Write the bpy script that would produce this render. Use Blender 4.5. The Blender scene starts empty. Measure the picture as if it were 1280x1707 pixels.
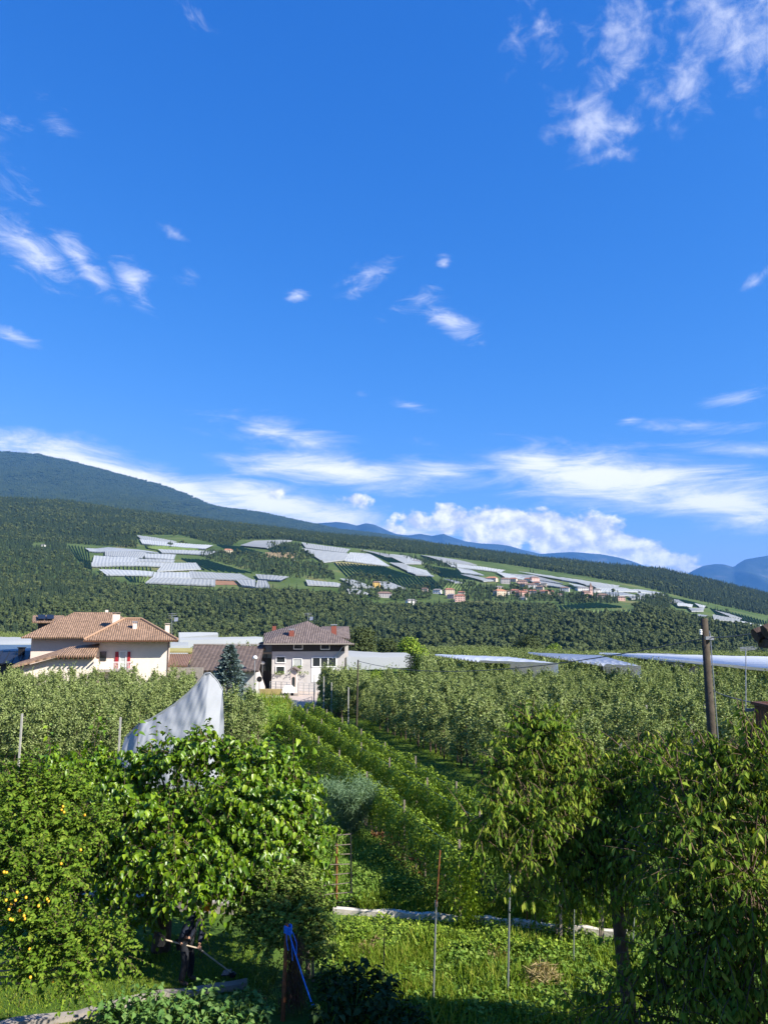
import bpy, bmesh, math, random
import numpy as np
from mathutils import Vector, Matrix

random.seed(7)
RNG = np.random.default_rng(7)
scene = bpy.context.scene
COL = scene.collection
R = math.radians

# ------------------------------------------------------------------ camera
CAM_Z = 8.0
PITCH = R(8.5)
SP, CP = math.sin(PITCH), math.cos(PITCH)
cd = bpy.data.cameras.new('camera')
cd.sensor_fit = 'HORIZONTAL'; cd.sensor_width = 36; cd.lens = 36
cd.clip_start = 0.1; cd.clip_end = 60000
cam = bpy.data.objects.new('camera', cd); COL.objects.link(cam)
cam.location = (0, 0, CAM_Z); cam.rotation_euler = (math.pi / 2 + PITCH, 0, 0)
scene.camera = cam

# ------------------------------------------------------------------ sky, sun, exposure
SUN_TO = Vector((2.55, -1.38, 2.1)).normalized()          # towards the sun: right of the camera, a little behind it
SUN_EL = math.asin(SUN_TO.z); SUN_ROT = math.atan2(SUN_TO.x, SUN_TO.y)
world = bpy.data.worlds.new('World'); scene.world = world; world.use_nodes = True
world.cycles.sampling_method = 'MANUAL'; world.cycles.sample_map_resolution = 256
vs = scene.view_settings
vs.view_transform = 'Standard'; vs.look = 'None'; vs.exposure = 1.1; vs.gamma = 1.0; vs.use_curve_mapping = False
sl = bpy.data.lights.new('sun', 'SUN'); sl.energy = 5.0; sl.angle = R(0.53); sl.color = (1.0, 0.935, 0.82)
sun = bpy.data.objects.new('sun', sl); COL.objects.link(sun)
sun.rotation_euler = SUN_TO.to_track_quat('Z', 'Y').to_euler(); sun.location = (60, -40, 80)


class NT:
    """small helper for writing node trees"""
    def __init__(self, tree):
        self.t = tree; self.n = tree.nodes; self.l = tree.links
    def node(self, kind, **kw):
        nd = self.n.new(kind)
        for k, v in kw.items(): setattr(nd, k, v)
        return nd
    def put(self, sock, v):
        if hasattr(v, 'is_linked') or isinstance(v, bpy.types.NodeSocket): self.l.new(v, sock)
        elif v is not None: sock.default_value = v
    def m(self, op, a, b=None, c=None, clamp=False):
        nd = self.node('ShaderNodeMath', operation=op); nd.use_clamp = clamp
        self.put(nd.inputs[0], a)
        if b is not None: self.put(nd.inputs[1], b)
        if c is not None: self.put(nd.inputs[2], c)
        return nd.outputs[0]
    def mapr(self, v, a, b, c=0.0, d=1.0, smooth=True):
        nd = self.node('ShaderNodeMapRange'); nd.interpolation_type = 'SMOOTHSTEP' if smooth else 'LINEAR'
        for i, x in enumerate((v, a, b, c, d)): self.put(nd.inputs[i], x)
        return nd.outputs[0]
    def noise(self, vec, scale, detail=4, rough=0.55, dist=0.0, lac=2.0):
        nd = self.node('ShaderNodeTexNoise'); self.put(nd.inputs['Vector'], vec)
        nd.inputs['Scale'].default_value = scale; nd.inputs['Detail'].default_value = detail
        nd.inputs['Roughness'].default_value = rough; nd.inputs['Distortion'].default_value = dist
        nd.inputs['Lacunarity'].default_value = lac
        return nd.outputs['Fac']
    def mapping(self, vec, loc=(0, 0, 0), rot=(0, 0, 0), sc=(1, 1, 1), kind='POINT'):
        nd = self.node('ShaderNodeMapping', vector_type=kind); self.put(nd.inputs[0], vec)
        nd.inputs[1].default_value = loc; nd.inputs[2].default_value = rot; nd.inputs[3].default_value = sc
        return nd.outputs[0]
    def mix(self, f, a, b, blend='MIX'):
        nd = self.node('ShaderNodeMix', data_type='RGBA', blend_type=blend)
        self.put(nd.inputs[0], f); self.put(nd.inputs[6], a); self.put(nd.inputs[7], b)
        return nd.outputs[2]
    def ramp(self, f, stops):
        nd = self.node('ShaderNodeValToRGB'); self.put(nd.inputs[0], f)
        e = nd.color_ramp.elements
        while len(e) < len(stops): e.new(0.5)
        for el, (p, c) in zip(e, stops): el.position = p; el.color = (c[0], c[1], c[2], 1)
        return nd.outputs[0]
    def xyz(self, x, y, z):
        nd = self.node('ShaderNodeCombineXYZ')
        for i, v in enumerate((x, y, z)): self.put(nd.inputs[i], v)
        return nd.outputs[0]


def azel(px, py):
    """azimuth and elevation (radians) of a point of the photograph"""
    dx = (px - 640) / 1280; dy = (853.5 - py) / 1280
    x, y, z = dx, CP - dy * SP, SP + dy * CP
    return math.atan2(x, y), math.atan2(z, math.hypot(x, y))


def build_world():
    w = NT(world.node_tree); w.n.clear()
    sky = w.node('ShaderNodeTexSky', sky_type='NISHITA', sun_disc=False)
    sky.sun_elevation = SUN_EL; sky.sun_rotation = SUN_ROT
    sky.altitude = 600; sky.air_density = 1.0; sky.dust_density = 0.35; sky.ozone_density = 2.2
    # tone curve of the phone camera on the three channels (deep blue above, pale at the horizon), the whole sky alike
    sc = w.node('ShaderNodeSeparateColor'); w.put(sc.inputs[0], sky.outputs[0]); cc = w.node('ShaderNodeCombineColor')
    for i, (k, p) in enumerate(((0.215, 1.8), (0.80, 0.91), (2.42, 0.55))):
        w.put(cc.inputs[i], w.m('MULTIPLY', w.m('POWER', w.m('MINIMUM', sc.outputs[i], 6.5), p), k))
    skyc = cc.outputs[0]
    geo = w.node('ShaderNodeTexCoord')
    sep = w.node('ShaderNodeSeparateXYZ'); w.put(sep.inputs[0], geo.outputs['Generated'])
    X, Y, Z = sep.outputs
    az = w.m('ARCTAN2', X, Y)
    el = w.m('ARCSINE', Z)
    uv = w.xyz(az, el, 0.0)
    # ---- high thin clouds: fbm on the direction, ragged, pulled into streaks
    st = w.mapping(uv, rot=(0, 0, R(-6)), sc=(7, 34, 1))
    n1 = w.noise(st, 1.0, 8, 0.68, 0.6)
    n2 = w.noise(w.mapping(uv, rot=(0, 0, R(38)), sc=(16, 40, 1)), 1.0, 8, 0.66, 0.8)
    n3 = w.noise(w.mapping(uv, sc=(26, 34, 1)), 1.0, 7, 0.6, 0.3)

    def blobs(lst):
        tot = None
        for (px, py, rx, ry, rot, amp) in lst:
            a, e = azel(px, py)
            k = 1 / 1280
            mp = w.mapping(uv, loc=(a, e, 0), rot=(0, 0, R(rot)), sc=(rx * k, ry * k, 1), kind='TEXTURE')
            g = w.node('ShaderNodeTexGradient', gradient_type='SPHERICAL'); w.put(g.inputs[0], mp)
            v = w.m('MULTIPLY', g.outputs['Fac'], amp)
            tot = v if tot is None else w.m('MAXIMUM', tot, v)
        return tot
    # broad streaks low in the sky
    B1 = blobs([(900, 775, 300, 55, -6, 1.35), (1020, 800, 460, 80, -9, 1.6), (560, 785, 360, 50, -5, 1.4), (1200, 835, 300, 60, -8, 1.4), (450, 722, 190, 46, -6, 1.15), (740, 790, 240, 50, -6, 1.2),
                (1230, 665, 120, 24, 0, 1.0), (1170, 708, 140, 26, -5, 0.85), (40, 738, 160, 40, -12, 1.05), (220, 800, 420, 60, -13, 1.75), (480, 842, 300, 55, -10, 1.75),
                (1250, 868, 160, 36, 0, 1.2), (680, 675, 75, 18, -10, 0.9), (930, 870, 300, 30, 0, 0.5), (640, 890, 260, 36, 0, 1.5), (1270, 750, 260, 24, -6, 0.95), (1050, 700, 40, 14, 0, .8), (600, 655, 30, 12, 0, .8)])
    # slanted wisps
    B2 = blobs([(60, 420, 150, 52, -28, 1.2), (140, 440, 100, 38, -40, 1.2), (222, 468, 80, 42, -42, 1.0), (15, 305, 100, 50, -35, 0.72), (8, 205, 60, 65, -50, 0.7),
                (612, 460, 95, 40, 28, 0.95), (20, 560, 75, 20, -12, 1.0), (290, 388, 50, 22, -20, 0.8), (320, 458, 50, 26, -10, 0.7), (320, 24, 80, 32, -10, 0.62),
                (700, 500, 110, 40, 20, 0.75), (750, 538, 90, 40, -20, 1.2), (495, 492, 36, 18, 0, 0.95), (740, 440, 24, 24, 0, 0.85), (1255, 470, 50, 18, 25, 0.9), (90, 195, 70, 36, -20, 0.62), (800, 530, 60, 30, 0, .6)])
    # fluffy patches
    B3 = blobs([(985, 210, 112, 72, -12, 1.25), (1010, 258, 95, 30, 6, 0.95), (1040, 60, 110, 120, 20, 1.0), (1230, 40, 200, 120, -25, 1.1), (1140, 60, 140, 60, -10, .9), (1145, 140, 90, 70, 25, 1.1),
                (900, 50, 110, 100, 0, 0.72), (1050, 140, 90, 40, 0, 0.6), (1040, 215, 70, 34, -10, 1.0)])
    c1 = w.mapr(w.m('ADD', w.m('MULTIPLY', w.m('SUBTRACT', n1, 0.5), 2.2), B1), 0.36, 1.5)
    c2 = w.mapr(w.m('ADD', w.m('MULTIPLY', w.m('SUBTRACT', n2, 0.5), 2.0), B2), 0.34, 1.35)
    c3 = w.mapr(w.m('ADD', w.m('MULTIPLY', w.m('SUBTRACT', n3, 0.5), 2.4), B3), 0.34, 1.45)
    gate1 = w.mapr(B1, 0.0, 0.25); gate2 = w.mapr(B2, 0.0, 0.3); gate3 = w.mapr(B3, 0.0, 0.3)
    thin = w.m('MAXIMUM', w.m('MULTIPLY', c1, gate1), w.m('MAXIMUM', w.m('MULTIPLY', c2, w.m('MULTIPLY', gate2, 0.74)), w.m('MULTIPLY', c3, w.m('MULTIPLY', gate3, 0.62))))
    col_thin = w.ramp(thin, [(0.0, (4.85, 5.25, 6.59)), (0.5, (5.72, 6.00, 7.05)), (1.0, (7.97, 7.84, 7.51))])
    skyc = w.mix(w.m('MULTIPLY', thin, 0.93), skyc, col_thin)
    # ---- heaped clouds standing over the far range
    B4 = blobs([(960, 905, 165, 62, -12, 1.35), (830, 880, 130, 62, 0, 1.3), (760, 868, 80, 44, 0, 1.2), (700, 872, 70, 34, 0, 1.0), (900, 868, 90, 40, 0, 1.1), (985, 880, 100, 46, -10, 1.2), (1050, 910, 110, 40, -18, 1.2),
                (1120, 935, 90, 26, -8, 1.0), (660, 885, 46, 30, 0, 0.95), (458, 822, 36, 20, 0, 0.95), (590, 832, 70, 26, 0, 0.8), (900, 850, 60, 16, 0, 0.8), (1150, 950, 100, 24, 0, 0.9)])
    pw = w.mapping(uv, sc=(30, 38, 1))
    va = w.node('ShaderNodeTexVoronoi', feature='SMOOTH_F1'); va.inputs['Scale'].default_value = 1.0; va.inputs['Smoothness'].default_value = 0.35
    dsp = w.node('ShaderNodeTexNoise'); w.put(dsp.inputs['Vector'], pw); dsp.inputs['Scale'].default_value = 2.0; dsp.inputs['Detail'].default_value = 3
    mx = w.node('ShaderNodeVectorMath', operation='MULTIPLY_ADD'); w.put(mx.inputs[0], dsp.outputs['Color']); mx.inputs[1].default_value = (0.7, 0.7, 0); w.put(mx.inputs[2], pw)
    w.put(va.inputs['Vector'], mx.outputs[0])
    bil = w.m('SUBTRACT', 1.0, va.outputs['Distance'])
    nb = w.noise(pw, 1.5, 7, 0.58, 0.2)
    dens = w.m('ADD', B4, w.m('ADD', w.m('MULTIPLY', w.m('SUBTRACT', bil, 0.6), 0.6), w.m('MULTIPLY', w.m('SUBTRACT', nb, 0.5), 0.9)))
    dens = w.m('MULTIPLY', dens, w.mapr(B4, 0.02, 0.22))
    cum = w.mapr(dens, 0.30, 0.62)
    # same field looked up a little towards the sun gives the light and the shaded sides of the heaps
    pw2 = w.mapping(pw, loc=(0.26, 0.32, 0))
    nb2 = w.noise(pw2, 1.5, 6, 0.58, 0.2)
    lit = w.m('ADD', w.m('MULTIPLY', w.m('SUBTRACT', nb, nb2), 2.4), w.m('ADD', w.m('MULTIPLY', bil, 0.60), 0.06))
    col_c = w.ramp(lit, [(0.0, (4.33, 4.66, 5.67)), (0.35, (6.07, 6.16, 6.59)), (0.75, (8.32, 8.16, 7.67)), (1.0, (9.19, 8.84, 8.13))])
    skyc = w.mix(cum, skyc, col_c)
    bg = w.node('ShaderNodeBackground'); bg.inputs['Strength'].default_value = 0.08
    w.put(bg.inputs['Color'], skyc)
    out = w.node('ShaderNodeOutputWorld'); w.l.new(bg.outputs[0], out.inputs['Surface'])


build_world()


# ------------------------------------------------------------------ geometry helpers
def ray(px, py):
    dx = (px - 640) / 1280; dy = (853.5 - py) / 1280
    return dx, CP - dy * SP, SP + dy * CP


TURN = [0.0, 0.0]      # while a turned house is laid out: tangent of its turn and the depth of its pivot


def at(px, py, Y):
    x, y, z = ray(px, py); t = Y / y
    return Vector((x * t + TURN[0] * (Y - TURN[1]), Y, CAM_Z + z * t))


def elev(py):
    x, y, z = ray(640, py); return z / y


def on_ground(px, py, z=0.0):
    x, y, zz = ray(px, py); t = (z - CAM_Z) / zz
    return Vector((x * t, y * t, z))


def project(X, Y, Z):
    """world arrays -> photograph pixels"""
    d = Y * CP + (Z - CAM_Z) * SP
    v = -Y * SP + (Z - CAM_Z) * CP
    d = np.maximum(d, 1e-3)
    return 640 + 1280 * X / d, 853.5 - 1280 * v / d


def tag(o, label=None, cat=None, group=None, kind=None):
    if label: o['label'] = label
    if cat: o['category'] = cat
    if group: o['group'] = group
    if kind: o['kind'] = kind
    return o


def empty(name, loc=(0, 0, 0), rz=0.0, label=None, cat=None, group=None):
    o = bpy.data.objects.new(name, None); COL.objects.link(o)
    o.location = loc; o.rotation_euler = (0, 0, rz); o.empty_display_size = 0.2
    return tag(o, label, cat, group)


def link(name, me, parent=None):
    o = bpy.data.objects.new(name, me); COL.objects.link(o)
    if parent is not None: o.parent = parent
    return o


def parent_keep(o, p):
    """parent with world-space mesh kept where it is"""
    o.parent = p
    o.matrix_parent_inverse = Matrix.Translation(p.location).to_4x4().inverted() if p.rotation_euler.z == 0 else \
        (Matrix.Translation(p.location) @ Matrix.Rotation(p.rotation_euler.z, 4, 'Z')).inverted()
    return o


class MB:
    def __init__(self): self.v = []; self.f = []
    def add(self, vs_, fs):
        b = len(self.v); self.v += [tuple(p) for p in vs_]; self.f += [tuple(i + b for i in f) for f in fs]; return self
    def box(self, x0, x1, y0, y1, z0, z1):
        return self.add([(x0, y0, z0), (x1, y0, z0), (x1, y1, z0), (x0, y1, z0), (x0, y0, z1), (x1, y0, z1), (x1, y1, z1), (x0, y1, z1)],
                        [(0, 3, 2, 1), (4, 5, 6, 7), (0, 1, 5, 4), (1, 2, 6, 5), (2, 3, 7, 6), (3, 0, 4, 7)])
    def poly(self, pts): return self.add(pts, [tuple(range(len(pts)))])
    def prism(self, pts, d):
        """polygon swept along vector d"""
        n = len(pts); d = Vector(d)
        q = [Vector(p) for p in pts] + [Vector(p) + d for p in pts]
        return self.add(q, [tuple(range(n - 1, -1, -1)), tuple(range(n, 2 * n))] + [(i, (i + 1) % n, n + (i + 1) % n, n + i) for i in range(n)])
    def tube(self, pts, radii, sides=6, cap=True):
        pts = [Vector(p) for p in pts]; n = len(pts); b = len(self.v)
        if not hasattr(radii, '__len__'): radii = [radii] * n
        prev = None
        for i, p in enumerate(pts):
            t = (pts[min(i + 1, n - 1)] - pts[max(i - 1, 0)])
            if t.length < 1e-9: t = Vector((0, 0, 1))
            t.normalize()
            a = prev if prev is not None else (Vector((1, 0, 0)) if abs(t.x) < 0.8 else Vector((0, 1, 0)))
            a = (a - t * a.dot(t)).normalized(); c = t.cross(a); prev = a
            for k in range(sides):
                an = 2 * math.pi * k / sides
                self.v.append(tuple(p + (a * math.cos(an) + c * math.sin(an)) * radii[i]))
        for i in range(n - 1):
            for k in range(sides):
                k2 = (k + 1) % sides
                self.f.append((b + i * sides + k, b + i * sides + k2, b + (i + 1) * sides + k2, b + (i + 1) * sides + k))
        if cap:
            self.f.append(tuple(b + k for k in range(sides - 1, -1, -1)))
            self.f.append(tuple(b + (n - 1) * sides + k for k in range(sides)))
        return self
    def lathe(self, prof, c=(0, 0, 0), sides=10):
        b = len(self.v); n = len(prof)
        for (r, z) in prof:
            for k in range(sides):
                an = 2 * math.pi * k / sides
                self.v.append((c[0] + r * math.cos(an), c[1] + r * math.sin(an), c[2] + z))
        for i in range(n - 1):
            for k in range(sides):
                k2 = (k + 1) % sides
                self.f.append((b + i * sides + k, b + i * sides + k2, b + (i + 1) * sides + k2, b + (i + 1) * sides + k))
        self.f.append(tuple(b + k for k in range(sides - 1, -1, -1))); self.f.append(tuple(b + (n - 1) * sides + k for k in range(sides)))
        return self
    def mesh(self, name, mat, smooth=False):
        me = bpy.data.meshes.new(name); me.from_pydata(self.v, [], self.f); me.update()
        if mat: me.materials.append(mat)
        if smooth: me.polygons.foreach_set('use_smooth', [True] * len(me.polygons))
        return me
    def build(self, name, mat, parent=None, smooth=False, world_space=True):
        o = link(name, self.mesh(name, mat, smooth))
        if parent is not None:
            if world_space: parent_keep(o, parent)
            else: o.parent = parent
        return o


def np_mesh(name, V, F, mat, smooth=False):
    """V (n,3), F (m,k) arrays -> mesh"""
    me = bpy.data.meshes.new(name)
    V = np.ascontiguousarray(V, dtype=np.float32); F = np.ascontiguousarray(F, dtype=np.int32)
    k = F.shape[1]
    me.vertices.add(len(V)); me.vertices.foreach_set('co', V.ravel())
    me.loops.add(F.size); me.loops.foreach_set('vertex_index', F.ravel())
    me.polygons.add(len(F)); me.polygons.foreach_set('loop_start', np.arange(0, F.size, k, dtype=np.int32))
    me.polygons.foreach_set('loop_total', np.full(len(F), k, dtype=np.int32))
    if smooth: me.polygons.foreach_set('use_smooth', np.ones(len(F), dtype=bool))
    me.update(calc_edges=True)
    if mat: me.materials.append(mat)
    return me


def hash2(i, j, s=0):
    h = (i.astype(np.int64) * 374761393 + j.astype(np.int64) * 668265263 + s * 1274126177) & 0x7fffffff
    h = ((h ^ (h >> 13)) * 1274126177) & 0x7fffffff
    return ((h ^ (h >> 16)) & 0xffff) / 65535.0


def vnoise(x, y, s=0):
    i = np.floor(x); j = np.floor(y); fx = x - i; fy = y - j
    fx = fx * fx * (3 - 2 * fx); fy = fy * fy * (3 - 2 * fy)
    a = hash2(i, j, s); b = hash2(i + 1, j, s); c = hash2(i, j + 1, s); d = hash2(i + 1, j + 1, s)
    return (a * (1 - fx) + b * fx) * (1 - fy) + (c * (1 - fx) + d * fx) * fy


def fbm(x, y, o=4, s=0):
    r = 0; a = 0.5
    for k in range(o):
        r = r + a * (vnoise(x, y, s + k) - 0.5) * 2; x = x * 2.03 + 7.1; y = y * 2.03 + 3.3; a *= 0.5
    return r


ONES = 'zeroth first second third fourth fifth sixth seventh eighth ninth tenth eleventh twelfth thirteenth fourteenth fifteenth sixteenth seventeenth eighteenth nineteenth'.split()
TENS = {20: 'twent', 30: 'thirt', 40: 'fort', 50: 'fift', 60: 'sixt', 70: 'sevent', 80: 'eight', 90: 'ninet'}


def nth(n):
    if n < 20: return ONES[n]
    t = n // 10 * 10
    return TENS[t] + 'ieth' if n == t else TENS[t] + 'y-' + ONES[n - t]


# ------------------------------------------------------------------ materials
def principled(name):
    m = bpy.data.materials.new(name); m.use_nodes = True
    w = NT(m.node_tree); w.n.clear()
    out = w.node('ShaderNodeOutputMaterial'); b = w.node('ShaderNodeBsdfPrincipled')
    w.l.new(b.outputs[0], out.inputs['Surface'])
    return m, w, b, out


def mat_plain(name, c, rough=0.7, metal=0.0, var=0.25, scale=3.0, bump=0.0, spec=0.3):
    m, w, b, out = principled(name)
    co = w.node('ShaderNodeTexCoord').outputs['Object']
    n = w.noise(co, scale, 6, 0.6)
    lo = [x * (1 - var) for x in c]; hi = [min(1, x * (1 + var)) for x in c]
    w.put(b.inputs['Base Color'], w.ramp(n, [(0.25, lo), (0.75, hi)]))
    b.inputs['Roughness'].default_value = rough; b.inputs['Metallic'].default_value = metal
    b.inputs['Specular IOR Level'].default_value = spec
    if bump:
        bp = w.node('ShaderNodeBump'); bp.inputs['Strength'].default_value = bump; bp.inputs['Distance'].default_value = 0.02
        w.put(bp.inputs['Height'], w.noise(co, scale * 6, 5)); w.l.new(bp.outputs[0], b.inputs['Normal'])
    return m


def mat_leaf(name, cols, trans=0.3, rough=0.6, spec=0.12, tcol=None, far=False):
    m, w, b, out = principled(name)
    g = w.node('ShaderNodeNewGeometry'); oi = w.node('ShaderNodeObjectInfo')
    r = w.m('FRACT', w.m('ADD', g.outputs['Random Per Island'], oi.outputs['Random']))
    # big clumps differ a little in hue as well
    if far:                                                  # each tree has its own tone, and stands differ
        pn = w.noise(g.outputs['Position'], 0.012, 3)
        r2 = w.m('ADD', w.m('ADD', w.m('MULTIPLY', g.outputs['Random Per Island'], 0.22), w.m('MULTIPLY', oi.outputs['Random'], 0.5)), w.m('MULTIPLY', w.m('SUBTRACT', pn, 0.18), 0.6))
    else:
        pn = w.noise(g.outputs['Position'], 0.7, 2)
        r2 = w.m('ADD', w.m('MULTIPLY', r, 0.75), w.m('MULTIPLY', pn, 0.25))
    k = len(cols)
    c = w.ramp(r2, [(i / (k - 1) * 0.9 + 0.05, cols[i]) for i in range(k)])
    w.put(b.inputs['Base Color'], c); b.inputs['Roughness'].default_value = rough; b.inputs['Specular IOR Level'].default_value = spec
    tr = w.node('ShaderNodeBsdfTranslucent')
    w.put(tr.inputs['Color'], w.mix(1.0, c, (tcol or (1.6, 1.5, 0.5)) + (1,), 'MULTIPLY'))
    mx = w.node('ShaderNodeMixShader'); mx.inputs[0].default_value = trans
    w.l.new(b.outputs[0], mx.inputs[1]); w.l.new(tr.outputs[0], mx.inputs[2]); w.l.new(mx.outputs[0], out.inputs['Surface'])
    return m


def mat_roof(name, c, cw=0.24, rl=0.36, var=0.3, bump=0.9):
    """tiles in columns and courses, from UVs in metres"""
    m, w, b, out = principled(name)
    uv = w.node('ShaderNodeTexCoord').outputs['UV']
    s = w.node('ShaderNodeSeparateXYZ'); w.put(s.inputs[0], uv)
    u = w.m('DIVIDE', s.outputs[0], cw); v = w.m('DIVIDE', s.outputs[1], rl)
    wn = w.node('ShaderNodeTexWhiteNoise', noise_dimensions='2D'); w.put(wn.inputs['Vector'], w.xyz(w.m('FLOOR', u), w.m('FLOOR', v), 0))
    big = w.noise(uv, 0.5, 4)
    t = w.m('ADD', w.m('MULTIPLY', wn.outputs['Value'], 0.6), w.m('MULTIPLY', big, 0.4))
    w.put(b.inputs['Base Color'], w.ramp(t, [(0.1, [x * (1 - var) for x in c]), (0.5, c), (0.9, [min(1, x * (1 + var)) for x in c])]))
    hump = w.m('ABSOLUTE', w.m('SINE', w.m('MULTIPLY', u, math.pi)))
    fall = w.m('FRACT', v)
    bp = w.node('ShaderNodeBump'); bp.inputs['Strength'].default_value = bump; bp.inputs['Distance'].default_value = 0.09
    w.put(bp.inputs['Height'], w.m('SUBTRACT', hump, w.m('MULTIPLY', fall, 0.35))); w.l.new(bp.outputs[0], b.inputs['Normal'])
    b.inputs['Roughness'].default_value = 0.8; b.inputs['Specular IOR Level'].default_value = 0.2
    return m


def mat_ground():
    m, w, b, out = principled('land')
    pos = w.node('ShaderNodeNewGeometry').outputs['Position']
    s = w.node('ShaderNodeSeparateXYZ'); w.put(s.inputs[0], pos)
    far = w.mapr(s.outputs[1], 2600, 3300)          # the mountains are wooded all over
    vfar = w.mapr(s.outputs[1], 13000, 15000)
    gn = w.noise(pos, 0.6, 6); gn2 = w.noise(pos, 9.0, 4)
    g = w.ramp(w.m('ADD', w.m('MULTIPLY', gn, 0.6), w.m('MULTIPLY', gn2, 0.4)), [(0.3, (0.030, 0.052, 0.012)), (0.5, (0.062, 0.115, 0.018)), (0.68, (0.10, 0.15, 0.03)), (0.8, (0.13, 0.115, 0.05))])
    fields = w.ramp(w.noise(pos, 0.012, 3), [(0.3, (0.05, 0.085, 0.02)), (0.6, (0.085, 0.12, 0.035)), (0.75, (0.16, 0.15, 0.06))])
    g = w.mix(w.mapr(s.outputs[1], 300, 600), g, fields)
    wood = w.ramp(w.noise(pos, 0.02, 8, 0.7), [(0.35, (0.012, 0.03, 0.016)), (0.6, (0.026, 0.055, 0.028)), (0.75, (0.05, 0.085, 0.04))])
    rock = w.ramp(w.noise(w.mapping(pos, sc=(1, 1, 2)), 0.0016, 8, 0.65), [(0.35, (0.012, 0.022, 0.022)), (0.58, (0.03, 0.042, 0.04)), (0.78, (0.12, 0.12, 0.12))])
    g = w.mix(far, g, wood); g = w.mix(vfar, g, rock)
    w.put(b.inputs['Base Color'], g); b.inputs['Roughness'].default_value = 0.95; b.inputs['Specular IOR Level'].default_value = 0.1
    bp = w.node('ShaderNodeBump'); bp.inputs['Strength'].default_value = 0.6; bp.inputs['Distance'].default_value = 0.05
    w.put(bp.inputs['Height'], gn2); w.l.new(bp.outputs[0], b.inputs['Normal'])
    return m


def mat_net(name, c, trans=0.25):
    m, w, b, out = principled(name)
    pos = w.node('ShaderNodeNewGeometry').outputs['Position']
    oi = w.node('ShaderNodeObjectInfo').outputs['Random']
    n = w.noise(pos, 0.05, 5, 0.6)
    k = w.m('ADD', w.m('MULTIPLY', oi, 0.65), w.m('MULTIPLY', n, 0.4))
    col = w.ramp(k, [(0.1, [x * 0.62 for x in c]), (0.55, [x * 0.82 for x in c]), (0.95, [min(1, x * 1.1) for x in c])])
    w.put(b.inputs['Base Color'], col); b.inputs['Roughness'].default_value = 1.0; b.inputs['Specular IOR Level'].default_value = 0.0
    tr = w.node('ShaderNodeBsdfTranslucent'); w.put(tr.inputs['Color'], col)
    mx = w.node('ShaderNodeMixShader'); mx.inputs[0].default_value = trans
    w.l.new(b.outputs[0], mx.inputs[1]); w.l.new(tr.outputs[0], mx.inputs[2]); w.l.new(mx.outputs[0], out.inputs['Surface'])
    return m


M = {}
M['land'] = mat_ground()
M['bark'] = mat_plain('bark', (0.075, 0.055, 0.04), 0.9, var=0.5, scale=9, bump=0.6)
M['bark_grey'] = mat_plain('bark_grey', (0.16, 0.13, 0.10), 0.9, var=0.4, scale=9, bump=0.6)
M['twig'] = mat_plain('twig', (0.10, 0.065, 0.045), 0.8, var=0.3, scale=5)
M['mulberry'] = mat_leaf('mulberry_leaf', [(0.041, 0.098, 0.005), (0.078, 0.163, 0.007), (0.133, 0.233, 0.011), (0.246, 0.336, 0.020)], 0.2, 0.36, 0.35)
M['cherry'] = mat_leaf('cherry_leaf', [(0.048, 0.101, 0.011), (0.088, 0.162, 0.015), (0.149, 0.220, 0.022), (0.281, 0.308, 0.045)], 0.16, 0.6, 0.1)
M['plum'] = mat_leaf('plum_leaf', [(0.049, 0.102, 0.010), (0.084, 0.156, 0.011), (0.126, 0.205, 0.019), (0.197, 0.252, 0.029)], 0.18)
M['shrub'] = mat_leaf('shrub_leaf', [(0.056, 0.108, 0.017), (0.105, 0.176, 0.026), (0.168, 0.236, 0.042), (0.266, 0.311, 0.084)], 0.15)
M['apple'] = mat_leaf('apple_leaf', [(0.093, 0.137, 0.038), (0.158, 0.211, 0.065), (0.233, 0.284, 0.100), (0.344, 0.392, 0.180)], 0.14, 0.7, 0.06, (1.4, 1.35, 0.6))
M['vine'] = mat_leaf('vine_leaf', [(0.065, 0.120, 0.011), (0.121, 0.200, 0.018), (0.186, 0.272, 0.028), (0.317, 0.384, 0.056)], 0.1)
M['weed'] = mat_leaf('weed_leaf', [(0.061, 0.125, 0.017), (0.105, 0.190, 0.026), (0.162, 0.256, 0.041), (0.246, 0.321, 0.065)], 0.2)
M['bean'] = mat_leaf('bean_leaf', [(0.052, 0.122, 0.029), (0.086, 0.177, 0.042), (0.127, 0.221, 0.058), (0.184, 0.276, 0.083)], 0.18)
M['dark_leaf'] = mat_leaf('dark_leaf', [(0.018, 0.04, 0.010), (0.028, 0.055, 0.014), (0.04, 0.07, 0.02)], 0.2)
M['grass'] = mat_leaf('grass_blade', [(0.069, 0.129, 0.011), (0.111, 0.188, 0.015), (0.170, 0.243, 0.024), (0.276, 0.266, 0.051)], 0.22)
M['fern'] = mat_leaf('asparagus_fern', [(0.10, 0.17, 0.09), (0.15, 0.235, 0.13), (0.20, 0.29, 0.17)], 0.3)
M['broad'] = mat_leaf('broadleaf_far', [(0.036, 0.056, 0.020), (0.056, 0.078, 0.028), (0.076, 0.100, 0.036), (0.100, 0.124, 0.046)], 0.12, 0.7, 0.1, far=True)
M['conifer'] = mat_leaf('conifer_far', [(0.020, 0.036, 0.018), (0.032, 0.052, 0.024), (0.046, 0.068, 0.030)], 0.08, 0.7, 0.1, far=True)
M['spruce'] = mat_leaf('blue_spruce', [(0.075, 0.12, 0.115), (0.125, 0.18, 0.175), (0.20, 0.26, 0.255)], 0.1, 0.6, 0.2)
M['golden'] = mat_leaf('golden_shrub', [(0.16, 0.18, 0.015), (0.28, 0.27, 0.02), (0.40, 0.36, 0.03)], 0.25)
M['straw'] = mat_leaf('straw', [(0.20, 0.15, 0.06), (0.30, 0.24, 0.11), (0.38, 0.31, 0.16)], 0.2)
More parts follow.
